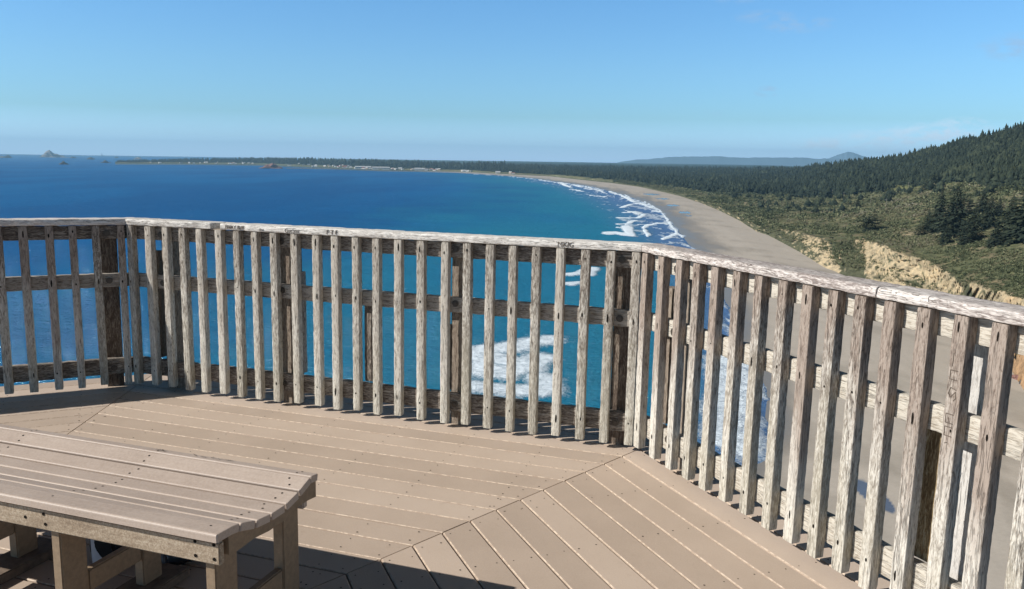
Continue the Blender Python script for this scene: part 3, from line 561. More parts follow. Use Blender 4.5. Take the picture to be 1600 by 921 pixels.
for k, v in enumerate(TREES):
    if v is None: continue
    x, y, z, h = v; pid = [0, 1, 0, 1, 1, 1, 1, 0, 3, 2, 2, 4, 3, 4, 3, 3, 1, 2, 2, 3, 3][k]
    conifer(x, y, z, h*(1.0 if k < 11 else .95), NEARL[k], pid, wscale=(1.08 if pid < 3 else 1.3))
# forest ------------------------------------------------------------------
def sample(n, px0, px1, u0, u1, seed, ubias=1.0):
    r = np.random.default_rng(seed); px = r.uniform(px0, px1, n); u = u0+(u1-u0)*r.random(n)**ubias
    P = land_full(px2c(px), u); return P, px, u
def hgt(P, seed, lo, hi): return np.random.default_rng(seed).uniform(lo, hi, len(P))
hillP, hpx, hu = sample(14000, 1290, 1800, 3.85, 6.06, 3)
_f = sst(1290, 1420, hpx) > np.random.default_rng(2).random(len(hpx)); hillP, hpx, hu = hillP[_f], hpx[_f], hu[_f]
keep = (hu > 4.0+.25*(fbm(hpx/25, hu*3, 3, 8)-.5)) | (np.random.default_rng(1).random(len(hu)) < .25)
keep &= ~((np.abs(hu-3.95) < .17) & (hpx > 1385) & (hpx < 1530)); hillP, hpx, hu = hillP[keep], hpx[keep], hu[keep]
hh_ = 7.5+9.5*np.random.default_rng(4).random(len(hillP))**1.3*(1+.5*(fbm(hpx/30, hu*4, 3, 19)-.3)); hh_ = hh_*(1+.3*(hu > 5.85)*np.random.default_rng(6).random(len(hu)))
order = np.argsort(-(hh_/np.hypot(hillP[:, 0], hillP[:, 1]))+1e3*(hpx > 1640))
ind = order[:250]; rest = order[250:]
midp = [small_tree(100+s, False, 9, 10) for s in range(6)]+[small_tree(120+s, True, 8, 10) for s in range(3)]
mid_me = []
for V, F, A in midp[:4]+midp[6:8]:
    me = mesh_np('hill_conifer', V, F, [FOL]); attr(me, 'var', A); mid_me.append(me)
for k in ind:
    x, y, z = hillP[k]; h = hh_[k]
    o = obj('hill_conifer', mid_me[k % 6], None, Matrix.Translation((x, y, z-.5)) @ Matrix.Rotation(float(k), 4, 'Z') @ Matrix.Diagonal((h, h, h, 1)))
    tag(o, 'dark conifer standing in the closed forest on the hillside', 'tree', 'conifers of the hillside forest')
R_ = np.random.default_rng(9)
def stuff(name, label, cat, protos, P, h, broadfrac=None, pid=None, vs=None, mat=None):
    n = len(P); pid = R_.integers(0, len(protos), n) if pid is None else pid
    vs = (fbm(P[:, 0]/50, P[:, 1]/80, 3, 5)-.5)*.9+R_.uniform(-.08, .22, n) if vs is None else vs
    V, F, A = merge_instances(protos, P-np.array([0, 0, .6]), h, R_.uniform(0, 6.28, n), pid, vs)
    me = mesh_np(name, V, F, [mat or FOL]); attr(me, 'var', A); return tag(obj(name, me), label, cat, kind='stuff')
bro = fbm(hillP[rest, 0]/70, hillP[rest, 1]/100, 3, 66) > .60
pid = np.where((bro & (hu[rest] < 5.6)) | (R_.random(len(rest)) < .5), R_.integers(6, 9, len(rest)), R_.integers(0, 6, len(rest)))
stuff('hillside_forest', 'closed dark conifer forest covering the hillside', 'forest', midp, hillP[rest], np.where(pid > 5, hh_[rest]*.7, hh_[rest]), pid=pid, vs=np.where(pid > 5, .35, 0)+(fbm(hillP[rest, 0]/60, hillP[rest, 1]/90, 3, 5)-.5)*.7+R_.uniform(-.05, .2, len(rest)))
smp = [small_tree(200+s) for s in range(6)]+[small_tree(220+s, True) for s in range(3)]
P1, p1, u1 = sample(13500, 770, 1440, 3.9, 6.08, 13, 1.25)
_f = sst(1440, 1300, p1) > R_.random(len(p1)); P1, p1, u1 = P1[_f], p1[_f], u1[_f]
k = (u1 > 4.05+.5*(fbm(p1/22, u1*0+3, 3, 8)-.5)) | (R_.random(len(u1)) < .15); P1 = P1[k]; p1 = p1[k]; u1 = u1[k]
stuff('coastal_forest', 'dark forest spreading over the coastal plain to the horizon', 'forest', smp, P1, 9+15*R_.random(len(P1))**1.2)
P2, p2, u2 = sample(2600, 182, 790, 3.6, 6.1, 14, .8)
fr0 = 9+27*np.clip((p2-180)/300, .25, 1)*sst(3.6, 5.2, u2)
stuff('peninsula_trees', 'low line of trees behind the far town', 'trees', smp, P2, fr0*R_.uniform(.7, 1.25, len(P2)))
rsd = np.random.default_rng(88); cen = [(1205, 3.1), (1225, 3.4), (1250, 3.0), (1285, 3.3), (1300, 2.8), (1325, 3.5), (1395, 3.2), (1420, 3.5), (1470, 3.6), (1530, 3.5), (1190, 2.7), (1150, 3.3)]
for k in range(84):
    a_, b2_ = cen[rsd.integers(0, len(cen))]; P = land_full(px2c(np.array([a_+rsd.normal(0, 13)])), np.array([b2_+rsd.normal(0, .12)]))[0]; h = rsd.uniform(7, 15)
    o = obj('scrub_tree', mid_me[[4, 5, 0, 4, 5, 1][k % 6]], None, Matrix.Translation(P-np.array([0, 0, .4])) @ Matrix.Rotation(k*1.7, 4, 'Z') @ Matrix.Diagonal((h*1.15, h*1.15, h, 1)))
    tag(o, 'small dark tree in a loose clump on the green flats before the forest', 'tree', 'small trees clumped on the flats')
# brush: low shrubs ---------------------------------------------------------
brm, t, b = newmat('shrub_foliage', .95, .08)
a = N(t, 'ShaderNodeAttribute', attribute_name='var')
t.links.new(ramp(t, a.outputs['Fac'], [(0, (.05, .062, .033)), (.3, (.105, .12, .064)), (.6, (.175, .178, .098)), (.82, (.16, .135, .088)), (1, (.22, .21, .16))]), b.inputs['Base Color'])
def shrub(seed, n=70):
    rs = np.random.default_rng(seed); V = []; F = []; A = []
    for i in range(n):
        a = rs.uniform(0, 6.28); e = math.asin(rs.uniform(-.05, 1)); r = rs.uniform(.6, 1)*(1+.3*math.sin(3*a+seed)); c = np.array([math.cos(a)*math.cos(e)*r, math.sin(a)*math.cos(e)*r, math.sin(e)*.62*r])
        s_ = rs.uniform(.22, .42); q = rs.normal(0, 1, (3, 3)); q = q/np.linalg.norm(q, axis=1)[:, None]*s_; b_ = len(V); V += [c+q[0], c+q[1], c+q[2]]; F.append((b_, b_+1, b_+2)); A += [rs.uniform(.1, .9)]*3
    return np.array(V), np.array(F), np.array(A)
shp = [shrub(s, 54) for s in range(5)]; shl = [shrub(20+s, 22) for s in range(4)]
def brush(px0, px1, u0, u1, n, seed, smin, smax, protos, ub=1.0):
    P, px, u = sample(n, px0, px1, u0, u1, seed, ub); d = fbm(P[:, 0]/22, P[:, 1]/30, 3, 55); k = d+R_.uniform(-.2, .2, len(P)) > .42
    P = P[k]; h = R_.uniform(smin, smax, len(P))*np.clip(np.hypot(P[:, 0], P[:, 1])/600, .6, 1.7)
    return P+np.array([0, 0, .3]), h
Ps = []; Hs = []
for a_ in [(1330, 1800, 1.02, 2.0, 6500, 31, .7, 2.2, 0, .9), (1200, 1800, 1.3, 3.0, 6500, 32, .9, 2.6, 0), (1180, 1800, 2.4, 4.1, 4500, 33, 1.3, 3.2, 0)]:
    P, h = brush(*a_); Ps.append(P); Hs.append(h)
Ps = np.vstack(Ps); Hs = np.concatenate(Hs)
vs = (fbm(Ps[:, 0]/45, Ps[:, 1]/70, 4, 58)-.5)*1.2+R_.uniform(-.15, .2, len(Ps))
stuff('scrub', 'low coastal scrub covering the flat ground above the cliffs', 'scrub', shp, Ps, Hs, vs=vs, mat=brm)
Ps = []; Hs = []
for a_ in [(960, 1220, 1.0, 4.2, 5000, 34, 1.6, 3.6, 0), (1300, 1352, .25, 1.0, 420, 35, 1.0, 2.6, 0), (1190, 1300, .5, 1.0, 300, 36, .8, 2.0, 0), (1352, 1560, .05, .6, 420, 37, .8, 2.2, 0), (1545, 1700, .3, 1, 120, 38, .8, 1.8, 0)]:
    P, h = brush(*a_); Ps.append(P); Hs.append(h)
Ps = np.vstack(Ps); Hs = np.concatenate(Hs)
stuff('bluff_scrub', 'green shrubs growing down the bluffs and along the back of the beach', 'scrub', shl+shp[:2], Ps, Hs, vs=(fbm(Ps[:, 0]/45, Ps[:, 1]/70, 4, 59)-.6)*1.0+R_.uniform(-.15, .2, len(Ps)), mat=brm)

# ------------------------------------------------------------------ sea stacks, breakwaters
def rock_mat(name, lo, hi):
    m, t, b = newmat(name, .95, .1); tc = N(t, 'ShaderNodeTexCoord').outputs['Object']
    n = noise_(t, tc, 5, 6, .7); t.links.new(ramp(t, n, [(.42, lo), (.6, hi)]), b.inputs['Base Color']); bump(t, b, n, .8, .1); return m
RKD = rock_mat('dark_sea_rock', (.05, .045, .04), (.14, .125, .11)); RKL = rock_mat('guano_pale_rock', (.10, .09, .08), (.52, .49, .46)); RKR = rock_mat('reddish_rock', (.11, .06, .05), (.30, .17, .14))
def rock(x, y, w, h, seed, mat, label, spire=False, prof=None):
    n1_, n2_ = 40, 14; V = []; F = []
    for j in range(n2_+1):
        f = j/n2_
        for i in range(n1_):
            a = 2*math.pi*i/n1_; r = (1-f**1.3)**.6 if not spire else (1-f*.75)
            d = Vector((math.cos(a)*r, math.sin(a)*r*.6, f))
            k = 1+.45*mnoise.noise(d*2.2+Vector((seed, 0, 0)))+.2*mnoise.noise(d*7+Vector((seed, 2, 0)))
            px_ = d.x*k*w/2; z = f*h
            top = 1.0
            if prof: top = float(np.interp(px_/(w/2), [p[0] for p in prof], [p[1] for p in prof]))
            z = (f*h*top)*(1+.35*mnoise.noise(Vector((px_/w*9, f*3, seed))))-1.5*(1-f)
            V.append((px_, d.y*k*w/2, z))
    for j in range(n2_):
        for i in range(n1_): k = (i+1) % n1_; F.append((j*n1_+i, j*n1_+k, (j+1)*n1_+k, (j+1)*n1_+i))
    F.append(tuple(n2_*n1_+i for i in range(n1_)))
    me = pydata('sea_stack', V, F, [mat])
    az = math.atan2(x, y); o = obj('sea_stack', me, None, Matrix.Translation((x, y, 0)) @ Matrix.Rotation(-az, 4, 'Z')); tag(o, label, 'rock' if not spire else 'rock pillar')
RL = ['large pale craggy sea stack highest at its left end, on the horizon', 'pale low rock cut by the left edge of the photo', 'dark jagged low rock beside the pale one at the far left', 'dark dome-shaped rock in the open water nearest the camera', 'dark pointed low rock in front of the tiny spire', 'flat broken rocks between the large stack and the spire', 'thin upright spire on the horizon', 'small twin-topped rock right of the spire', 'small dark rocks trailing right of the large stack', 'pale-topped rock off the tip of the peninsula', 'reddish craggy rock at the harbour shore']
for k, (x, y, w, h) in enumerate(ROCK):
    rock(x, y, w, h, k*3.1+1, (RKL if k in (0, 1, 9) else RKR if k == 10 else RKD), RL[k], k == 6, {0: [(-1, .3), (-.75, .8), (-.5, 1.1), (-.2, .85), (0, .5), (.3, .6), (.55, .45), (1, .2)], 3: [(-1, .2), (-.4, .8), (0, 1), (.4, .5), (1, .2)], 4: [(-1, .2), (-.3, .7), (0, 1), (.4, .45), (1, .3)], 10: [(-1, .6), (-.6, .9), (-.2, .7), (.1, 1), (.5, .6), (1, .4)]}.get(k))
def bwall(pts, label):
    m = MB(); pts = [Vector((*p, 0)) for p in pts]; V = []; F = []; n = 60
    for i in range(n):
        f = i/(n-1)*(len(pts)-1); j = min(int(f), len(pts)-2); p = pts[j].lerp(pts[j+1], f-j); d = (pts[j+1]-pts[j]).normalized(); s_ = Vector((-d.y, d.x, 0)); nn = mnoise.noise(Vector((i*.9, 1, 2)))
        for q, z in ((-9, -2), (-4, 3.5+nn*1.5), (4, 3.5+nn), (9, -2)): V.append(p+s_*(q+nn*2)+Vector((0, 0, z)))
    for i in range(n-1):
        for k in range(3): F.append((i*4+k, (i+1)*4+k, (i+1)*4+k+1, i*4+k+1))
    tag(obj('breakwater', pydata('breakwater', V, F, [RKD])), label, 'breakwater')
bwall([(-2898, 5975), (-2653, 6143), (-2500, 6200)], 'long low dark breakwater running off the peninsula tip')
bwall([(-1366, 4925), (-1156, 4884), (-962, 4829)], 'grey breakwater in front of the town harbour')

# ------------------------------------------------------------------ far town
def pm(n, c): return plain(n, c, .8, .2)
WALLS = [pm('white_house_wall', (.78, .77, .74)), pm('cream_house_wall', (.62, .57, .48)), pm('grey_house_wall', (.40, .40, .40)), pm('blue_house_wall', (.35, .42, .50)), pm('tan_house_wall', (.45, .35, .26))]
ROOFS = [pm('pale_roof', (.60, .60, .60)), pm('dark_roof', (.12, .12, .12)), pm('red_roof', (.30, .10, .07)), pm('grey_roof', (.33, .33, .34))]
def house_mesh(w, d, h, rh, wm, rm, name='house'):
    m = MB(); m.add([(-w/2,-d/2,-3),(w/2,-d/2,-3),(w/2,d/2,-3),(-w/2,d/2,-3),(-w/2,-d/2,h),(w/2,-d/2,h),(w/2,d/2,h),(-w/2,d/2,h),(-w/2,0,h+rh),(w/2,0,h+rh)],
        [(0,1,5,4),(2,3,7,6),(1,2,6,9,5),(3,0,4,8,7)], 0)
    e = .6
    m.add([(-w/2-e,-d/2-e,h-.3),(w/2+e,-d/2-e,h-.3),(w/2+e,0,h+rh+.1),(-w/2-e,0,h+rh+.1),(w/2+e,d/2+e,h-.3),(-w/2-e,d/2+e,h-.3)], [(0,1,2,3),(3,2,4,5)], 1)
    for k in range(max(2, int(w/5))): x = -w/2+(k+.5)*w/max(2, int(w/5)); m.add([(x-.9,-d/2-.06,h*.35),(x+.9,-d/2-.06,h*.35),(x+.9,-d/2-.06,h*.75),(x-.9,-d/2-.06,h*.75)], [(0,1,2,3)], 2)
    return m.mesh(name, [wm, rm, HOLE])
hm_ = [house_mesh(random.uniform(13, 26), random.uniform(9, 13), random.uniform(4, 7), random.uniform(2, 4), WALLS[i % 5] if i > 4 else WALLS[0], ROOFS[(i*7) % 4] if i % 3 else ROOFS[0]) for i in range(12)]
hs = np.random.default_rng(77)
for px0, px1, u0, u1, n in [(228, 400, 1.0, 4.0, 26), (455, 560, 1.0, 4.3, 26), (560, 690, 1.0, 3.4, 52), (690, 860, .95, 1.3, 8)]:
    for i in range(n):
        px = hs.uniform(px0, px1); u = u0+(u1-u0)*hs.random(); P = land_full(px2c(np.array([px])), np.array([u]))[0]
        az = math.atan2(P[0], P[1]); s_ = hs.uniform(.55, 1.05)
        o = obj('house', hm_[hs.integers(0, 12)], None, Matrix.Translation(P+np.array([0, 0, 1.0])) @ Matrix.Rotation(-az+hs.uniform(-.5, .5), 4, 'Z') @ Matrix.Scale(s_, 4))
        tag(o, {228: 'small house on the outer end of the far peninsula', 455: 'small house on the wooded slope behind the harbour breakwater', 560: 'small pale house among the crowded harbour buildings', 690: 'small house where the far end of the beach meets the trees'}[px0], 'house', {228: 'houses on the outer peninsula', 455: 'houses behind the breakwater', 560: 'houses at the harbour', 690: 'houses at the far beach'}[px0])
for px, u, w, d, h, lab in [(568, 1.6, 95, 40, 13, 'long bright white building, leftmost large one in the town by the harbour'), (590, 1.3, 60, 30, 11, 'white waterfront building right of the longest one'), (603, 1.15, 45, 25, 12, 'bright white block at the water, rightmost of the three large ones'), (656, 1.15, 60, 22, 9, 'low white building at the water where the beach begins')]:
    P = land_full(px2c(np.array([px])), np.array([u]))[0]; az = math.atan2(P[0], P[1])
    tag(obj('harbour_building', house_mesh(w, d, h, 3, WALLS[0], ROOFS[0], 'harbour_building'), None, Matrix.Translation(P+np.array([0, 0, 1])) @ Matrix.Rotation(-az, 4, 'Z')), lab, 'building')
# utility poles on the scrub
PLB = ['utility pole nearest the hillside trees, leftmost', 'second utility pole from the left on the scrub', 'utility pole left of the lone round tree', 'utility pole just right of the lone round tree', 'utility pole between the lone round tree and the clump', 'utility pole on the slope below the forest']
mb = MB(); mb.tube([(0, 0, -1), (0, 0, 11)], [.20, .14], 8); pole_me = mb.mesh('pole', [plain('pole_timber', (.30, .27, .24))]); mb = MB(); mb.box(-1.4, 1.4, -.08, .08, 9.9, 10.1); mb.box(-1.2, -1.1, -.06, .06, 10.1, 10.35); mb.box(1.1, 1.2, -.06, .06, 10.1, 10.35); arm_me = mb.mesh('crossarm', [D.materials['pole_timber']])
k = 0
for p in POLES:
    if p is None: continue
    o = empty('utility_pole', Matrix.Translation(p)); tag(o, PLB[k], 'utility pole'); k += 1
    obj('pole', pole_me, o); obj('crossarm', arm_me, o)
# rocks at the foot of the near cliff
for i in range(9):
    px = 1560+i*9+random.uniform(-4, 4); P = land_full(px2c(np.array([px])), np.array([random.uniform(.0, .25)]))[0]; s_ = random.uniform(1.2, 3.6)
    bm = bmesh.new(); bmesh.ops.create_icosphere(bm, subdivisions=3, radius=1)
    for v in bm.verts: v.co *= 1+.35*mnoise.noise(v.co*1.4+Vector((i, 0, 0)))+.12*mnoise.noise(v.co*4)
    me = D.meshes.new('boulder'); bm.to_mesh(me); bm.free(); me.materials.append(RKD if i % 3 else RKR)
    tag(obj('boulder', me, None, Matrix.Translation(P-np.array([0, 3, 0])) @ Matrix.Diagonal((s_*1.3, s_, s_*.8, 1))), 'dark boulder at the foot of the nearest cliff', 'boulder', 'boulders at the foot of the near cliff')
# ------------------------------------------------------------------ air
if HAZE > 0:
    m = D.materials.new('haze'); m.use_nodes = True; t = m.node_tree; t.nodes.clear()
    v = N(t, 'ShaderNodeVolumePrincipled'); v.inputs['Color'].default_value = (.42, .74, 1.0, 1); v.inputs['Density'].default_value = HAZE; v.inputs['Anisotropy'].default_value = .1
    o_ = N(t, 'ShaderNodeOutputMaterial'); t.links.new(v.outputs[0], o_.inputs['Volume'])
    mb = MB(); mb.box(-27000, 27000, -27000, 27000, -12, 480); o = obj('haze', mb.mesh('haze', [m])); tag(o, 'pale blue air haze over sea and land', 'haze', kind='stuff')
    o.visible_shadow = True

# ------------------------------------------------------------------ deck frame (deck leans a fraction of a degree against the sea)
RM = ((0.950155, 0.311727, 0.005613), (-0.311768, 0.950112, 0.009328), (-0.002425, -0.010613, 0.999941)); TM = (-2.3901, 4.9685, 78.5283)
DECK = Matrix([[*RM[i], TM[i]] for i in range(3)]+[[0, 0, 0, 1]])
LC = 3.1788; AL = .7811; BE = .8519
def frame(o, xd, yd): return DECK @ Matrix(((xd[0], yd[0], 0, o[0]), (xd[1], yd[1], 0, o[1]), (0, 0, 1, 0), (0, 0, 0, 1)))
FC = frame((0, 0), (1, 0), (0, 1))
FL = frame((0, 0), (math.cos(AL), math.sin(AL)), (-math.sin(AL), math.cos(AL)))
FR = frame((LC, 0), (math.cos(BE), -math.sin(BE)), (math.sin(BE), math.cos(BE)))

def beam(L, wx, wy, r=.005, seg=.02, er=.0012, corner=.5, s0=0, s1=0, seed=0, nib=0, bow=0):
    """rough sawn stick, length L along local z, section wx (local x) by wy (local y), min corner at origin; wood worn inwards only"""
    cs = []
    for cx, cy, a0 in ((wx-r, wy-r, 0), (r, wy-r, 90), (r, r, 180), (wx-r, r, 270)):
        for k in range(3):
            a = math.radians(a0+45*k); cs.append((cx+r*math.cos(a), cy+r*math.sin(a), 1))
        nx = 0
    # extra points along each side
    pts = []
    for i in range(len(cs)):
        pts.append(cs[i]); 
        if i % 3 == 2:
            a, b = cs[i], cs[(i+1) % len(cs)]; n = max(1, int(math.hypot(a[0]-b[0], a[1]-b[1])/.022))
            for k in range(1, n): pts.append((a[0]+(b[0]-a[0])*k/n, a[1]+(b[1]-a[1])*k/n, 0))
    n = len(pts); ns = max(2, int(L/seg)); V = []; F = []
    sd_ = Vector((seed*3.17, seed*1.31, seed*7.7))
    for i in range(ns+1):
        z = L*i/ns
        chip = 0
        for j, (x, y, c) in enumerate(pts):
            nn = mnoise.noise(Vector((x*60, y*60, z*9))+sd_)
            n2 = mnoise.noise(Vector((x*25, y*25, z*28))+sd_*2)
            e = er*(.5+.5*nn)+ (er*corner*2.2*max(0, n2+.15) if c else er*.5*max(0, n2))
            dx, dy = x-wx/2, y-wy/2; l = math.hypot(dx, dy) or 1
            zz = z + y*0 + (s0*(1-i/ns)+s1*(i/ns))*x
            if i == 0 or i == ns: e += .0016
            b_ = bow*math.sin(math.pi*z/L)
            V.append((x-dx/l*e+b_, y-dy/l*e, zz))
    for i in range(ns):
        for j in range(n):
            k = (j+1) % n; F.append((i*n+j, i*n+k, (i+1)*n+k, (i+1)*n+j))
    F.append(tuple(range(n))[::-1]); F.append(tuple(ns*n+j for j in range(n)))
    return V, F
def beam_mesh(name, mat, *a, extra=None, **k):
    V, F = beam(*a, **k); me = pydata(name, V, F, [mat, HOLE, CARVE], None, True)
    try: me.set_sharp_from_angle(angle=math.radians(30))
    except Exception: pass
    return me
def add_disc(V, F, M, c, n, r, m=1, sides=8, asp=1.0):
    """small flat disc facing local -y at c"""
    b = len(V)
    for k in range(sides): a = 2*math.pi*k/sides; V.append((c[0]+r*math.cos(a), c[1], c[2]+r*asp*math.sin(a)))
    F.append(tuple(b+k for k in range(sides))); M.append(m)
SLOT = {}
def alongX(x0, y0, z0):
    """local z -> X, local x -> Y, local y -> Z"""
    return Matrix(((0, 0, 1, x0), (1, 0, 0, y0), (0, 1, 0, z0), (0, 0, 0, 1)))
ZT, ZB = 1.03, .031
RZ = {'top': (.942, 1.029), 'middle': (.640, .731), 'bottom': (.084, .192)}
sidn = [0]
def ring_bolt(parent, x, z, y=.0435):
    mb = MB()
    mb.tube([(x, y, z), (x, y-.003, z)], .019, 14); mb.tube([(x, y-.003, z), (x, y-.009, z)], .0105, 6)
    return obj('bolt', mb.mesh('bolt', [BOLT]), parent)
def make_fence(name, label, F0, xs, x0, x1, capwood, caps, posts, blocks, m0, m1, railmat, special):
    root = empty(name, F0); tag(root, label, 'railing')
    for i, x in enumerate(xs):
        sidn[0] += 1; s = sidn[0]
        w_ = special.get('w', .0445)+random.uniform(-.002, .003)
        if special.get('wide') and i in special['wide']: w_ = .062
        zb = ZB+random.uniform(-.006, .006)
        V, F = beam(ZT-zb, w_, .044, r=.0022+random.random()*.0014, er=.0011, corner=1.1, seed=s, bow=random.uniform(-.0015, .0015), seg=.018)
        M = [0]*len(F)
        for zc in (.985, .687, .138):
            zz = zc-zb+random.uniform(-.012, .012); px = w_*random.uniform(.36, .62)
            if random.random() < .8: add_disc(V, F, M, (px, -.0003, zz), 0, random.uniform(.0028, .0048), 1, 8, random.uniform(1, 2.8) if random.random() < .7 else 5)
        me = pydata('baluster', V, F, [WOODC if root is not None and special.get('pale') else WOOD, HOLE], M, True)
        me.set_sharp_from_angle(angle=math.radians(30))
        lean = random.uniform(-.0022, .0022)
        mt = Matrix.Translation((x, 0, zb)) @ Matrix.Rotation(lean, 4, 'Y')
        b = obj('baluster', me, root, mt)
        if i in special.get('carve', {}):
            mb = MB()
            for st in special['carve'][i]:
                for (ax, az), (bx, bz) in zip(st[:-1], st[1:]):
                    d = Vector((bx-ax, 0, bz-az)); l = d.length or 1; nrm = Vector((-d.z, 0, d.x))/l*.0011
                    P = [Vector((ax, 0, az)), Vector((bx, 0, bz))]
                    q = [P[0]+nrm, P[1]+nrm, P[1]-nrm, P[0]-nrm]
                    mb.add([(p.x, -.0006, p.z) for p in q]+[(p.x, .001, p.z) for p in q], [(0,3,2,1),(0,1,5,4),(1,2,6,5),(2,3,7,6),(3,0,4,7)])
            obj('carved_letters', mb.mesh('carved_letters', [CARVE]), b)
    for nm, (z0, z1) in RZ.items():
        sidn[0] += 1
        V, F = beam(x1-x0, .040, z1-z0, r=.006, er=.003, corner=.8, seed=sidn[0], seg=.03, s0=m0, s1=m1)
        me = pydata('rail', V, F, [railmat], None, True); me.set_sharp_from_angle(angle=math.radians(30))
        r_ = obj('rail', me, root, alongX(x0+.002, .0445, z0))
        r_['label'] = nm+' horizontal rail behind the balusters'
        for px, wd, *_ in posts:
            if x0+.05 < px < x1-.05: ring_bolt(r_, 0, 0).matrix_basis = r_.matrix_basis.inverted() @ Matrix.Translation((px+wd*.45, .0, (z0+z1)/2+random.uniform(-.01, .01)))
    for px, wd, zt, mt, *yy in posts:
        sidn[0] += 1
        V, F = beam(zt+.9, wd, .089, r=.005, er=.003, seed=sidn[0], seg=.04)
        me = pydata('post', V, F, [mt], None, True); me.set_sharp_from_angle(angle=math.radians(30))
        obj('post', me, root, Matrix.Translation((px, yy[0] if yy else .0855, -.9)))
    for px, wd, z0, z1, mt in blocks:
        sidn[0] += 1
        V, F = beam(z1-z0, wd, .06, r=.004, er=.003, seed=sidn[0], seg=.04)
        me = pydata('block', V, F, [mt], None, True); me.set_sharp_from_angle(angle=math.radians(30))
        obj('block', me, root, Matrix.Translation((px, .0855, z0)))
    for (a, b, sa, sb, y0, wd) in caps:
        sidn[0] += 1
        V, F = beam(b-a, wd, .040, r=.009, er=.0035, corner=1.2, seed=sidn[0], seg=.02, s0=sa, s1=sb)
        me = pydata('handrail', V, F, [capwood], None, True); me.set_sharp_from_angle(angle=math.radians(30))
        obj('handrail', me, root, alongX(a, y0, 1.0315))
    return root
def text_on(parent, words, x, z, size, y=-.0025):
    cu = D.curves.new('carved_letters', 'FONT'); cu.body = words; cu.size = size; cu.extrude = .0012; cu.offset = -.0002; cu.shear = .1
    o = D.objects.new('tmp', cu); COL.objects.link(o); bpy.context.view_layer.update()
    me = D.meshes.new_from_object(o.evaluated_get(bpy.context.evaluated_depsgraph_get())); D.objects.remove(o)
    me.materials.clear(); me.materials.append(CARVE)
    inv = parent.matrix_basis.inverted()
    return obj('carved_letters', me, parent, inv @ Matrix.Translation((x, y, z)) @ Matrix.Rotation(math.pi/2, 4, 'X'))

XC = [.0009,.1403,.2675,.3947,.5162,.6513,.7778,.9057,1.0309,1.1703,1.3118,1.4325,1.564,1.692,1.8232,1.9622,2.1055,2.229,2.3581,2.4865,2.615,2.7434,2.873,3.0028,3.1330]
XL = [-.0483,-.1865,-.3108,-.4355,-.569]; XL += [-.569-.1295*k for k in range(1, 20)]
XR = [.0051,.1509,.2964,.4317,.5641,.7087,.8467,.9847,1.1129,1.2394,1.3623,1.4874,1.6163,1.748,1.868]; XR += [1.868+.13*k for k in range(1, 10)]
ta, tb = math.tan(AL/2), math.tan(BE/2)
fc = make_fence('deck_railing', 'grey timber railing straight ahead against the sea, its carved handrail broken near the left end', FC, XC, 0, LC, CAPW,
    [(.001, .622, -ta, .25, -.004, .142), (.618, .700, .0, .0, .118, .024), (.696, LC-.002, -.30, tb, -.004, .142)],
    [(.185, .089, 1.02, POSTW), (1.037, .10, 1.02, POSTW), (2.132, .095, 1.02, POSTW), (3.035, .095, 1.02, POSTW)],
    [(.06, .085, .19, .87, POSTW), (1.592, .075, .19, .64, RAILW), (1.15, .03, .19, .80, RAILW), (2.10, .028, .19, .56, RAILW)], -ta, tb, RAILW, {'pale': True})
caps = [c for c in fc.children if c.name.startswith('handrail')]
caps[1].data.materials[0] = POSTW  # dark wood puts the shade of the break into the rim's colour
V, F = beam(.085, .11, .010, r=.003, er=.003, seed=991, seg=.01); me = pydata('broken_splinters', V, F, [POSTW], None, True)
obj('broken_splinters', me, fc, alongX(.615, .012, 1.027))  # floor of the broken gap, its shade painted in as dark wood
text_on(caps[2], 'EHAY B IF', .732, 1.043, .030)
text_on(caps[2], 'Gue\'yss', 1.136, 1.040, .030)
text_on(caps[2], 'dne', .965, 1.040, .022)
text_on(caps[2], 'F T F', 1.407, 1.042, .034)
text_on(caps[2], 'MKIG', 2.748, 1.040, .036)
U = lambda z: [[(.036, z), (.010, z), (.010, z+.028), (.036, z+.028)]]
fl = make_fence('deck_railing', 'dark shaded timber railing on the left, turned away from the sun', FL, [x for x in XL], -3.04, 0, CAPR,
    [(-3.04, -.001, ta, ta, -.004, .142)], [(-.150, .1, 1.02, POSTW), (-1.35, .1, 1.02, POSTW), (-2.4, .1, 1.02, POSTW)], [], 0, ta, RAILW,
    {'carve': {1: [[(.012, .855), (.030, .87)], [(.030, .855), (.012, .87)], [(.010, .83), (.032, .83)], [(.021, .80), (.021, .84)], [(.012, .775), (.032, .785)], [(.012, .72), (.030, .735), (.012, .75)]]}})
fr = make_fence('deck_railing', 'weathered timber railing on the right running down towards the viewer above the beach', FR, XR, 0, 3.05, CAPR,
    [(.001, 1.452, -tb, 0, -.004, .142), (1.455, 1.652, 0, 0, -.002, .14), (1.655, 3.05, 0, 0, -.005, .142)],
    [(.205, .09, 1.02, POSTW), (1.70, .082, .995, POSTP, .127), (2.75, .095, 1.02, POSTW)],
    [(.075, .085, .19, .87, POSTW), (1.623, .085, .19, .64, BROWNW)], -tb, 0, RAILP,
    {'w': .0495, 'carve': {13: [*U(.80), [(.036, .77), (.016, .775), (.010, .755), (.018, .745), (.034, .765), (.036, .745), (.028, .735)], *U(.665), *U(.625), [(.014, .60), (.024, .605)], [(.014, .84), (.015, .88)]],
               }})
for r_ in fr.children:
    pass

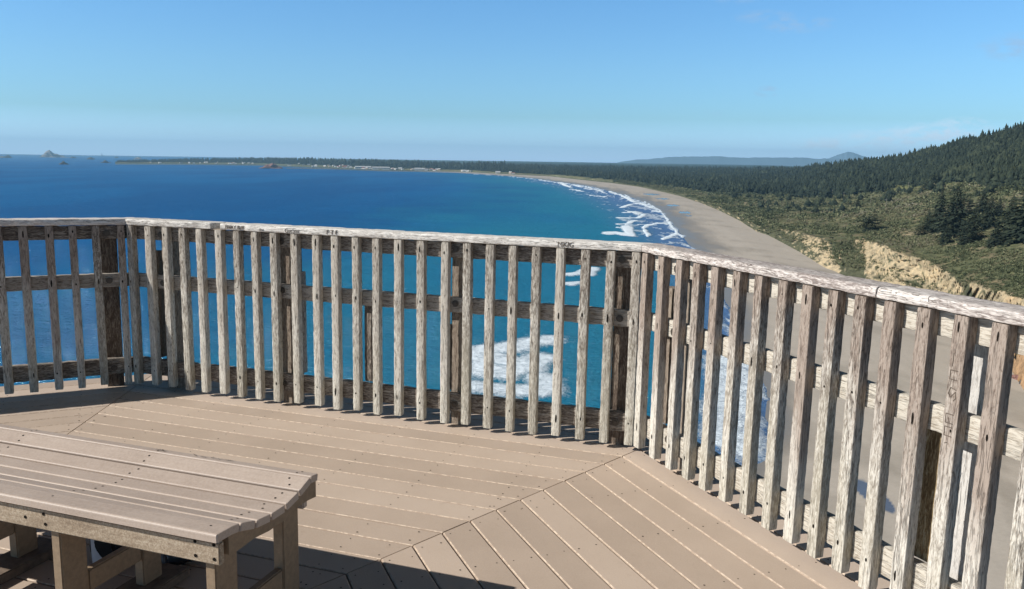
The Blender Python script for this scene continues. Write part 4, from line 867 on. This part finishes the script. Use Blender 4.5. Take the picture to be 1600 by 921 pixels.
# ------------------------------------------------------------------ the deck boards (one floor)
def deck_mats():
    m, t, b = newmat('composite_deck_board', .62, .35)
    tc = N(t, 'ShaderNodeTexCoord').outputs['Object']
    a = N(t, 'ShaderNodeAttribute', attribute_name='tone')
    n1 = noise_(t, tc, 2.2, 5, .6); n2 = noise_(t, tc, 160, 3, .7); n3 = noise_(t, tc, 30, 4, .7)
    s = mth(t, 'ADD', mth(t, 'MULTIPLY', n1, .45), mth(t, 'ADD', mth(t, 'MULTIPLY', n2, .35), mth(t, 'MULTIPLY', a.outputs['Fac'], .32)))
    col = ramp(t, s, [(.36, (.385, .305, .24)), (.55, (.45, .358, .283)), (.78, (.51, .412, .33))])
    st = mth(t, 'MULTIPLY', mth(t, 'SUBTRACT', noise_(t, tc, 7, 7, .78), .60), 6, clamp=True)
    col = mixc(t, mth(t, 'MULTIPLY', st, .42), col, (.26, .19, .14))
    t.links.new(col, b.inputs['Base Color'])
    bump(t, b, mth(t, 'ADD', n2, mth(t, 'MULTIPLY', n3, .5)), .35, .002)
    e, t2, b2 = newmat('worn_board_edge', .6, .35)
    tc2 = N(t2, 'ShaderNodeTexCoord').outputs['Object']; n = noise_(t2, tc2, 45, 4, .7)
    t2.links.new(ramp(t2, n, [(.42, (.38, .29, .22)), (.60, (.60, .49, .38))]), b2.inputs['Base Color'])
    return m, e
DM, DE = deck_mats()
DARKW = plain('shaded_joist_wood', (.05, .038, .03), .9, .1)
DG = plain('board_gap_dust', (.20, .15, .11), .95, .1, 0, 60, .5)
def build_deck():
    normals = [math.radians(v) for v in (90, 90+math.degrees(AL), 179.75, 224.75, 269.75, 313, 356.2, 90-math.degrees(BE))]
    d0 = LC/(math.tan(AL/2)+math.tan(BE/2)); O = (math.tan(AL/2)*d0, -d0)
    mb = MB(); tones = []
    for i, th in enumerate(normals):
        nx = Vector((math.cos(th), math.sin(th))); tx = Vector((nx.y, -nx.x))       # tx: to the right when facing outwards
        dl = (normals[(i+1) % 8]-th) % (2*math.pi); dr = (th-normals[i-1]) % (2*math.pi)
        tl, tr = math.tan(dl/2), math.tan(dr/2)
        def P(x, q, z): v = Vector(O)+nx*q+tx*x; return (v.x, v.y, z)
        d = -.34
        j = 0
        while d < d0-.05:
            q1 = d0-d-.003; q0 = max(.02, d0-d-.14+.003)            # distances from the centre, outer / inner
            jx = random.uniform(-.001, .001); g = .0032
            tone = random.random(); zj = random.uniform(-.0008, .0008)
            bv, bd = .0038, .0026
            e = []
            for q in (q0, q0+bv, q1-bv, q1):
                e.append((-q*tl+g, q*tr-g))
            zs = (-bd, 0, 0, -bd); qs = (q0, q0+bv, q1-bv, q1)
            V = []
            for (xl, xr), z, q in zip(e, zs, qs): V += [P(xl, q, z+zj), P(xr, q, z+zj)]
            V += [P(e[0][0], q0, -.024), P(e[0][1], q0, -.024), P(e[3][0], q1, -.024), P(e[3][1], q1, -.024)]
            F = [((0,1,3,2), 1), ((2,3,5,4), 0), ((4,5,7,6), 1), ((8,9,1,0), 0), ((6,7,11,10), 0), ((8,0,2,4,6,10), 0), ((9,11,7,5,3,1), 0)]
            for f, m in F: mb.add([], []); b = len(mb.V)
            b = len(mb.V); mb.V += V
            for f, m in F: mb.F.append(tuple(b+k for k in f)); mb.M.append(m); tones.append(tone)
            # screws
            if q1 > .4:
                x0, x1 = -q0*tl, q0*tr; ks = math.ceil((x0+.03)/.406); x = ks*.406
                xs_ = [x0+.025, x1-.025]
                while x < x1-.03: xs_.append(x); x += .406
                for x in xs_:
                    for q in (q0+.028, q1-.028):
                        xx = x+random.uniform(-.006, .006); qq = q+random.uniform(-.006, .006); r = random.uniform(.0028, .0042)
                        b = len(mb.V)
                        for k in range(6): a = k*math.pi/3; mb.V.append(P(xx+r*math.cos(a), qq+r*math.sin(a), .0006))
                        mb.F.append(tuple(range(b, b+6))); mb.M.append(2); tones.append(0)
            d += .14; j += 1
            if j == 3: d = .08
        # dusty joist deck seen down the gaps
        b = len(mb.V); q = d0+.33
        mb.V += [(O[0], O[1], -.022), P(-q*tl, q, -.0225), P(q*tr, q, -.0225)]; mb.F.append((b, b+1, b+2)); mb.M.append(4); tones.append(0)
        b = len(mb.V)
        mb.V += [P(-q*tl, q, -.025), P(q*tr, q, -.025), P(q*tr, q, -.26), P(-q*tl, q, -.26)]; mb.F.append((b, b+1, b+2, b+3)); mb.M.append(3); tones.append(0)
        b = len(mb.V)
        mb.V += [(O[0], O[1], -.26), P(-q*tl, q, -.26), P(q*tr, q, -.26)]; mb.F.append((b, b+1, b+2)); mb.M.append(3); tones.append(0)
    me = pydata('deck_floor', mb.V, mb.F, [DM, DE, HOLE, DARKW, DG], mb.M)
    bm = bmesh.new(); bm.from_mesh(me); bmesh.ops.recalc_face_normals(bm, faces=bm.faces); 
    for f in bm.faces:
        c = f.calc_center_median()
        if f.normal.z < -.2 and c.z > -.1: f.normal_flip()
    bm.to_mesh(me); bm.free()
    attr(me, 'tone', tones, 'FACE')
    o = obj('deck_floor', me, None, DECK); tag(o, 'tan composite deck boards meeting in mitred joints', 'deck', kind='structure')
build_deck()

# ------------------------------------------------------------------ the slatted bench
def bench_mats():
    def mk(name, lo, mid, hi, rough, sc):
        m, t, b = newmat(name, rough, .3)
        tc = N(t, 'ShaderNodeTexCoord').outputs['Object']
        n = noise_(t, tc, sc, 4, .75); n2 = noise_(t, tc, 5, 4, .6); n3 = noise_(t, mapping(t, tc, (6, 260, 260)), 1, 3, .6)
        s = mth(t, 'ADD', mth(t, 'MULTIPLY', n, .5), mth(t, 'ADD', mth(t, 'MULTIPLY', n2, .3), mth(t, 'MULTIPLY', n3, .2)))
        col = ramp(t, s, [(.38, lo), (.5, mid), (.62, hi)])
        sc_ = mth(t, 'MULTIPLY', mth(t, 'SUBTRACT', noise_(t, mapping(t, tc, (40, 9, 9)), 1, 4, .7), .66), 10, clamp=True)
        col = mixc(t, mth(t, 'MULTIPLY', sc_, .3), col, (.2, .15, .12))
        t.links.new(col, b.inputs['Base Color']); bump(t, b, n, .25, .0015)
        return m
    return (mk('brown_plastic_lumber', (.37, .295, .242), (.435, .352, .292), (.49, .405, .34), .5, 120),
            mk('speckled_sawn_lumber', (.17, .125, .085), (.31, .24, .17), (.50, .42, .32), .7, 190))
BP, BS = bench_mats()
TAN = plain('leg_lumber', (.24, .175, .115), .6, .35, 0, 60, .18, .001)
def build_bench():
    root = empty('bench', DECK @ Matrix.Translation((1.58, -2.08, 0)))
    tag(root, 'brown slatted bench with curved seat standing on the deck at lower left', 'bench')
    ox, oy = 1.58, -2.08
    X0, X1 = .70-ox, 2.48-ox
    prof = [(-1.845, .462), (-1.891, .468), (-1.957, .445), (-2.027, .431), (-2.098, .432), (-2.168, .441), (-2.238, .463)]
    def slat(poly, name='slat'):
        """poly: closed section in (y,z), rounded a little, extruded along x"""
        n = len(poly); V = []; F = []
        xs_ = [X0, X0+.003, X1-.003, X1]
        cy = sum(p[0] for p in poly)/n; cz = sum(p[1] for p in poly)/n
        for i, x in enumerate(xs_):
            k = .93 if i in (0, 3) else 1
            for y, z in poly: V.append((x, cy+(y-cy)*k-oy, cz+(z-cz)*k))
        for i in range(3):
            for j in range(n): k = (j+1) % n; F.append((i*n+j, i*n+k, (i+1)*n+k, (i+1)*n+j))
        F.append(tuple(range(n))[::-1]); F.append(tuple(3*n+j for j in range(n)))
        mi = [0]*len(F)
        # screws on top (two rows near each leg)
        me = pydata(name, V, F, [BP, HOLE], mi)
        bm = bmesh.new(); bm.from_mesh(me); bmesh.ops.recalc_face_normals(bm, faces=bm.faces); bm.to_mesh(me); bm.free()
        return obj(name, me, root)
    def rounded(ps, th, r=.005):
        """strip following points ps (front view y,z), thickness th, rounded top corners"""
        top = list(ps); 
        def nrm(a, b): d = Vector((b[0]-a[0], b[1]-a[1])).normalized(); return Vector((d.y, -d.x)) if d.x < 0 else Vector((-d.y, d.x))
        poly = []
        ns = [nrm(ps[i], ps[i+1]) for i in range(len(ps)-1)]
        d0_ = (Vector(ps[1])-Vector(ps[0])).normalized(); d1_ = (Vector(ps[-1])-Vector(ps[-2])).normalized()
        up0 = ns[0]; up0 = up0 if up0.y > 0 else -up0; up1 = ns[-1]; up1 = up1 if up1.y > 0 else -up1
        A = Vector(ps[0]); B = Vector(ps[-1])
        for k in range(5): a = math.pi/2*k/4; poly.append(A+d0_*r-up0*r+(-d0_*math.cos(a)+up0*math.sin(a))*r)
        for p, n_ in zip(ps[1:-1], ns[1:]): poly.append(Vector(p))
        for k in range(5): a = math.pi/2*k/4; poly.append(B-d1_*r-up1*r+(up1*math.cos(a)+d1_*math.sin(a))*r)
        poly.append(B-up1*th-d1_*.001)
        for p in ps[1:-1][::-1]: poly.append(Vector((p[0], p[1]-th)))
        poly.append(A-up0*th+d0_*.001)
        return [(p.x, p.y) for p in poly]
    gap = .007
    segs = [(prof[i], prof[i+1]) for i in range(6)]
    slats = []
    for a, b in segs:
        A, B = Vector(a), Vector(b); d = (B-A).normalized()
        slats.append((slat(rounded([tuple(A+d*gap/2), tuple(B-d*gap/2)], .024)), a, b))
    fr_ = slat(rounded([(-2.241, .464), (-2.278, .470), (-2.338, .473)], .024, .007))
    slats.append((fr_, (-2.241, .464), (-2.338, .473)))
    legx = [2.405, 1.865, 1.315, .765]
    for s, a, b in slats:
        mb = MB()
        A, B = Vector(a), Vector(b); d = B-A; n_ = Vector((-d.y, d.x)).normalized(); n_ = n_ if n_.y > 0 else -n_
        for lx in legx:
            for fr__ in ((.32, .72) if s is not fr_ else (.55,)):
                c = A+d*fr__+n_*(.0008 if s is not fr_ else .0022); x = lx+.02+random.uniform(-.012, .012)-ox
                r = .0036
                V = []
                for k in range(8):
                    q = k*math.pi/4; p = c+d.normalized()*r*math.sin(q); V.append((x+r*math.cos(q), p.x-oy, p.y))
                mb.add(V, [tuple(range(8))])
        obj('screw', mb.mesh('screw', [HOLE]), s)['label'] = 'dark screw heads'
    def bx(name, x0, x1, y0, y1, z0, z1, mat, bev=.004):
        me = MB(); me.box(x0-ox, x1-ox, y0-oy, y1-oy, z0, z1); me = me.mesh(name, [mat])
        bm = bmesh.new(); bm.from_mesh(me); bmesh.ops.bevel(bm, geom=bm.edges[:], offset=bev, segments=2, affect='EDGES'); bm.to_mesh(me); bm.free()
        return obj(name, me, root)
    ap = bx('apron', .70, 2.472, -2.320, -2.299, .374, .440, BS)
    sc = MB()
    for x, z in [(2.395, .433), (2.455, .433), (2.395, .392), (2.455, .392), (1.87, .425), (1.875, .395), (1.80, .405)]:
        sc.tube([(x-ox, -2.3205-oy, z), (x-ox, -2.3215-oy, z)], .005, 10)
    obj('screw', sc.mesh('screw', [HOLE]), ap)['label'] = 'dark screw heads'
    bx('back_rail', .70, 2.46, -1.905, -1.880, .36, .434, BP)
    for i, lx in enumerate(legx):
        bx('leg', lx, lx+.035, -2.298, -2.205, .037, .445, TAN)
        bx('leg', lx, lx+.038, -1.990, -1.906, .037, .428, TAN)
        bx('stretcher', lx+.006, lx+.034, -2.205, -1.990, .13, .20, TAN)
        bx('foot_board', lx-.045, lx+.085, -2.42, -1.83, .001, .037, plain('foot_board_lumber', (.16, .12, .09), .8, .2, 0, 40, .3) if i == 0 else D.materials['foot_board_lumber'])
        # curved seat bearer
        py = [p[0] for p in prof]+[-2.278]; pz = [p[1]-.026 for p in prof]+[.442]
        V = []; F = []
        for x in (lx+.0360-ox, lx+.064-ox):
            for y, z in zip(py, pz): V.append((x, y-oy, z))
            for y, z in list(zip(py, pz))[::-1]: V.append((x, y-oy, min(z-.03, .40) if -2.2 < y < -1.9 else z-.055))
        n = len(V)//2
        for j in range(n): k = (j+1) % n; F.append((j, k, n+k, n+j))
        F.append(tuple(range(n))[::-1]); F.append(tuple(n+j for j in range(n)))
        me = pydata('seat_bearer', V, F, [TAN]); bm = bmesh.new(); bm.from_mesh(me); bmesh.ops.recalc_face_normals(bm, faces=bm.faces); bm.to_mesh(me); bm.free()
        obj('seat_bearer', me, root)
    # scratched initials on the back slat
    mb = MB(); rs = random.Random(5)
    for (x, y) in [(2.02, -1.863), (2.06, -1.87), (2.09, -1.862), (2.12, -1.868), (2.155, -1.864), (1.88, -1.868), (1.90, -1.872)]:
        for k in range(3):
            a = rs.uniform(0, 3.1); l = rs.uniform(.006, .016); z = .4668+(-1.868-y)*.13
            dx, dy = math.cos(a)*l, math.sin(a)*l*.6; nxx, nyy = -math.sin(a)*.0008, math.cos(a)*.0008
            c = [(x-dx, y-dy), (x+dx, y+dy)]
            f = lambda yy: .4640+(-1.845-yy)*.13+.0006
            V = [(c[0][0]+nxx-ox, c[0][1]+nyy-oy, f(c[0][1])), (c[1][0]+nxx-ox, c[1][1]+nyy-oy, f(c[1][1])), (c[1][0]-nxx-ox, c[1][1]-nyy-oy, f(c[1][1])), (c[0][0]-nxx-ox, c[0][1]-nyy-oy, f(c[0][1]))]
            mb.add(V, [(0, 1, 2, 3)])
    obj('scratched_marks', mb.mesh('scratched_marks', [CARVE]), slats[0][0])
build_bench()
# bag, sheet and bottle lying under the bench
def under_bench():
    BK = plain('black_bag_fabric', (.012, .011, .012), .8, .3, 0, 60, .4, .002)
    bm = bmesh.new(); bmesh.ops.create_cube(bm, size=1)
    bmesh.ops.subdivide_edges(bm, edges=bm.edges[:], cuts=7, use_grid_fill=True)
    for v in bm.verts:
        p = v.co; q = p*2; l = (abs(q.x)**4+abs(q.y)**4+abs(q.z)**4)**.25
        v.co = Vector((q.x/l*.105, q.y/l*.06, q.z/l*.075))*(1+.10*mnoise.noise(p*5))
    me = D.meshes.new('bag_body'); bm.to_mesh(me); bm.free(); me.materials.append(BK); me.polygons.foreach_set('use_smooth', [True]*len(me.polygons))
    r = empty('bag', DECK @ Matrix.Translation((1.63, -1.80, .072)) @ Matrix.Rotation(.2, 4, 'Z')); tag(r, 'black soft bag with a strap, lying on the deck under the bench', 'bag')
    obj('bag_body', me, r)
    mb = MB(); mb.tube([(-.10, 0, .02), (-.10, -.03, .10), (-.05, -.06, .12), (.0, -.075, .06), (.02, -.075, -.02), (-.03, -.08, -.06)], .006, 6); obj('strap', mb.mesh('strap', [BK], True), r)
    # sheet of paper leaning on the bag
    m = MB(); V = []; F = []
    for i in range(5):
        for j in range(5): V.append((i*.035, .02*math.sin(j*.8+i*.3), j*.03))
    for i in range(4):
        for j in range(4): F.append((i*5+j, (i+1)*5+j, (i+1)*5+j+1, i*5+j+1))
    me = pydata('paper_sheet', V, F, [plain('pale_paper', (.62, .62, .65), .7, .3)], None, True)
    o = obj('paper_sheet', me, None, DECK @ Matrix.Translation((1.60, -1.905, .002)) @ Matrix.Rotation(.9, 4, 'Z') @ Matrix.Rotation(-.35, 4, 'X'))
    sol = o.modifiers.new('thickness', 'SOLIDIFY'); sol.thickness = .0015
    tag(o, 'crumpled pale sheet leaning beside the black bag under the bench', 'paper')
    r = empty('bottle', DECK @ Matrix.Translation((1.84, -1.80, .041)) @ Matrix.Rotation(-.5, 4, 'Z')); tag(r, 'dark bottle lying on its side on the deck under the bench', 'bottle')
    GL = plain('dark_bottle_plastic', (.03, .032, .038), .25, .6)
    mb = MB(); mb.tube([(0, -.02, 0), (0, -.018, 0), (0, .14, 0), (0, .165, 0), (0, .185, 0)], [.028, .038, .038, .028, .016], 20); obj('bottle_body', mb.mesh('bottle_body', [GL], True), r)
    mb = MB(); mb.tube([(0, -.0205, 0), (0, -.034, 0)], .030, 20); mb.tube([(0, -.0345, 0), (0, -.040, 0)], .016, 14); obj('bottle_cap', mb.mesh('bottle_cap', [plain('grey_cap_plastic', (.10, .10, .11), .4, .5)], True), r)
under_bench()
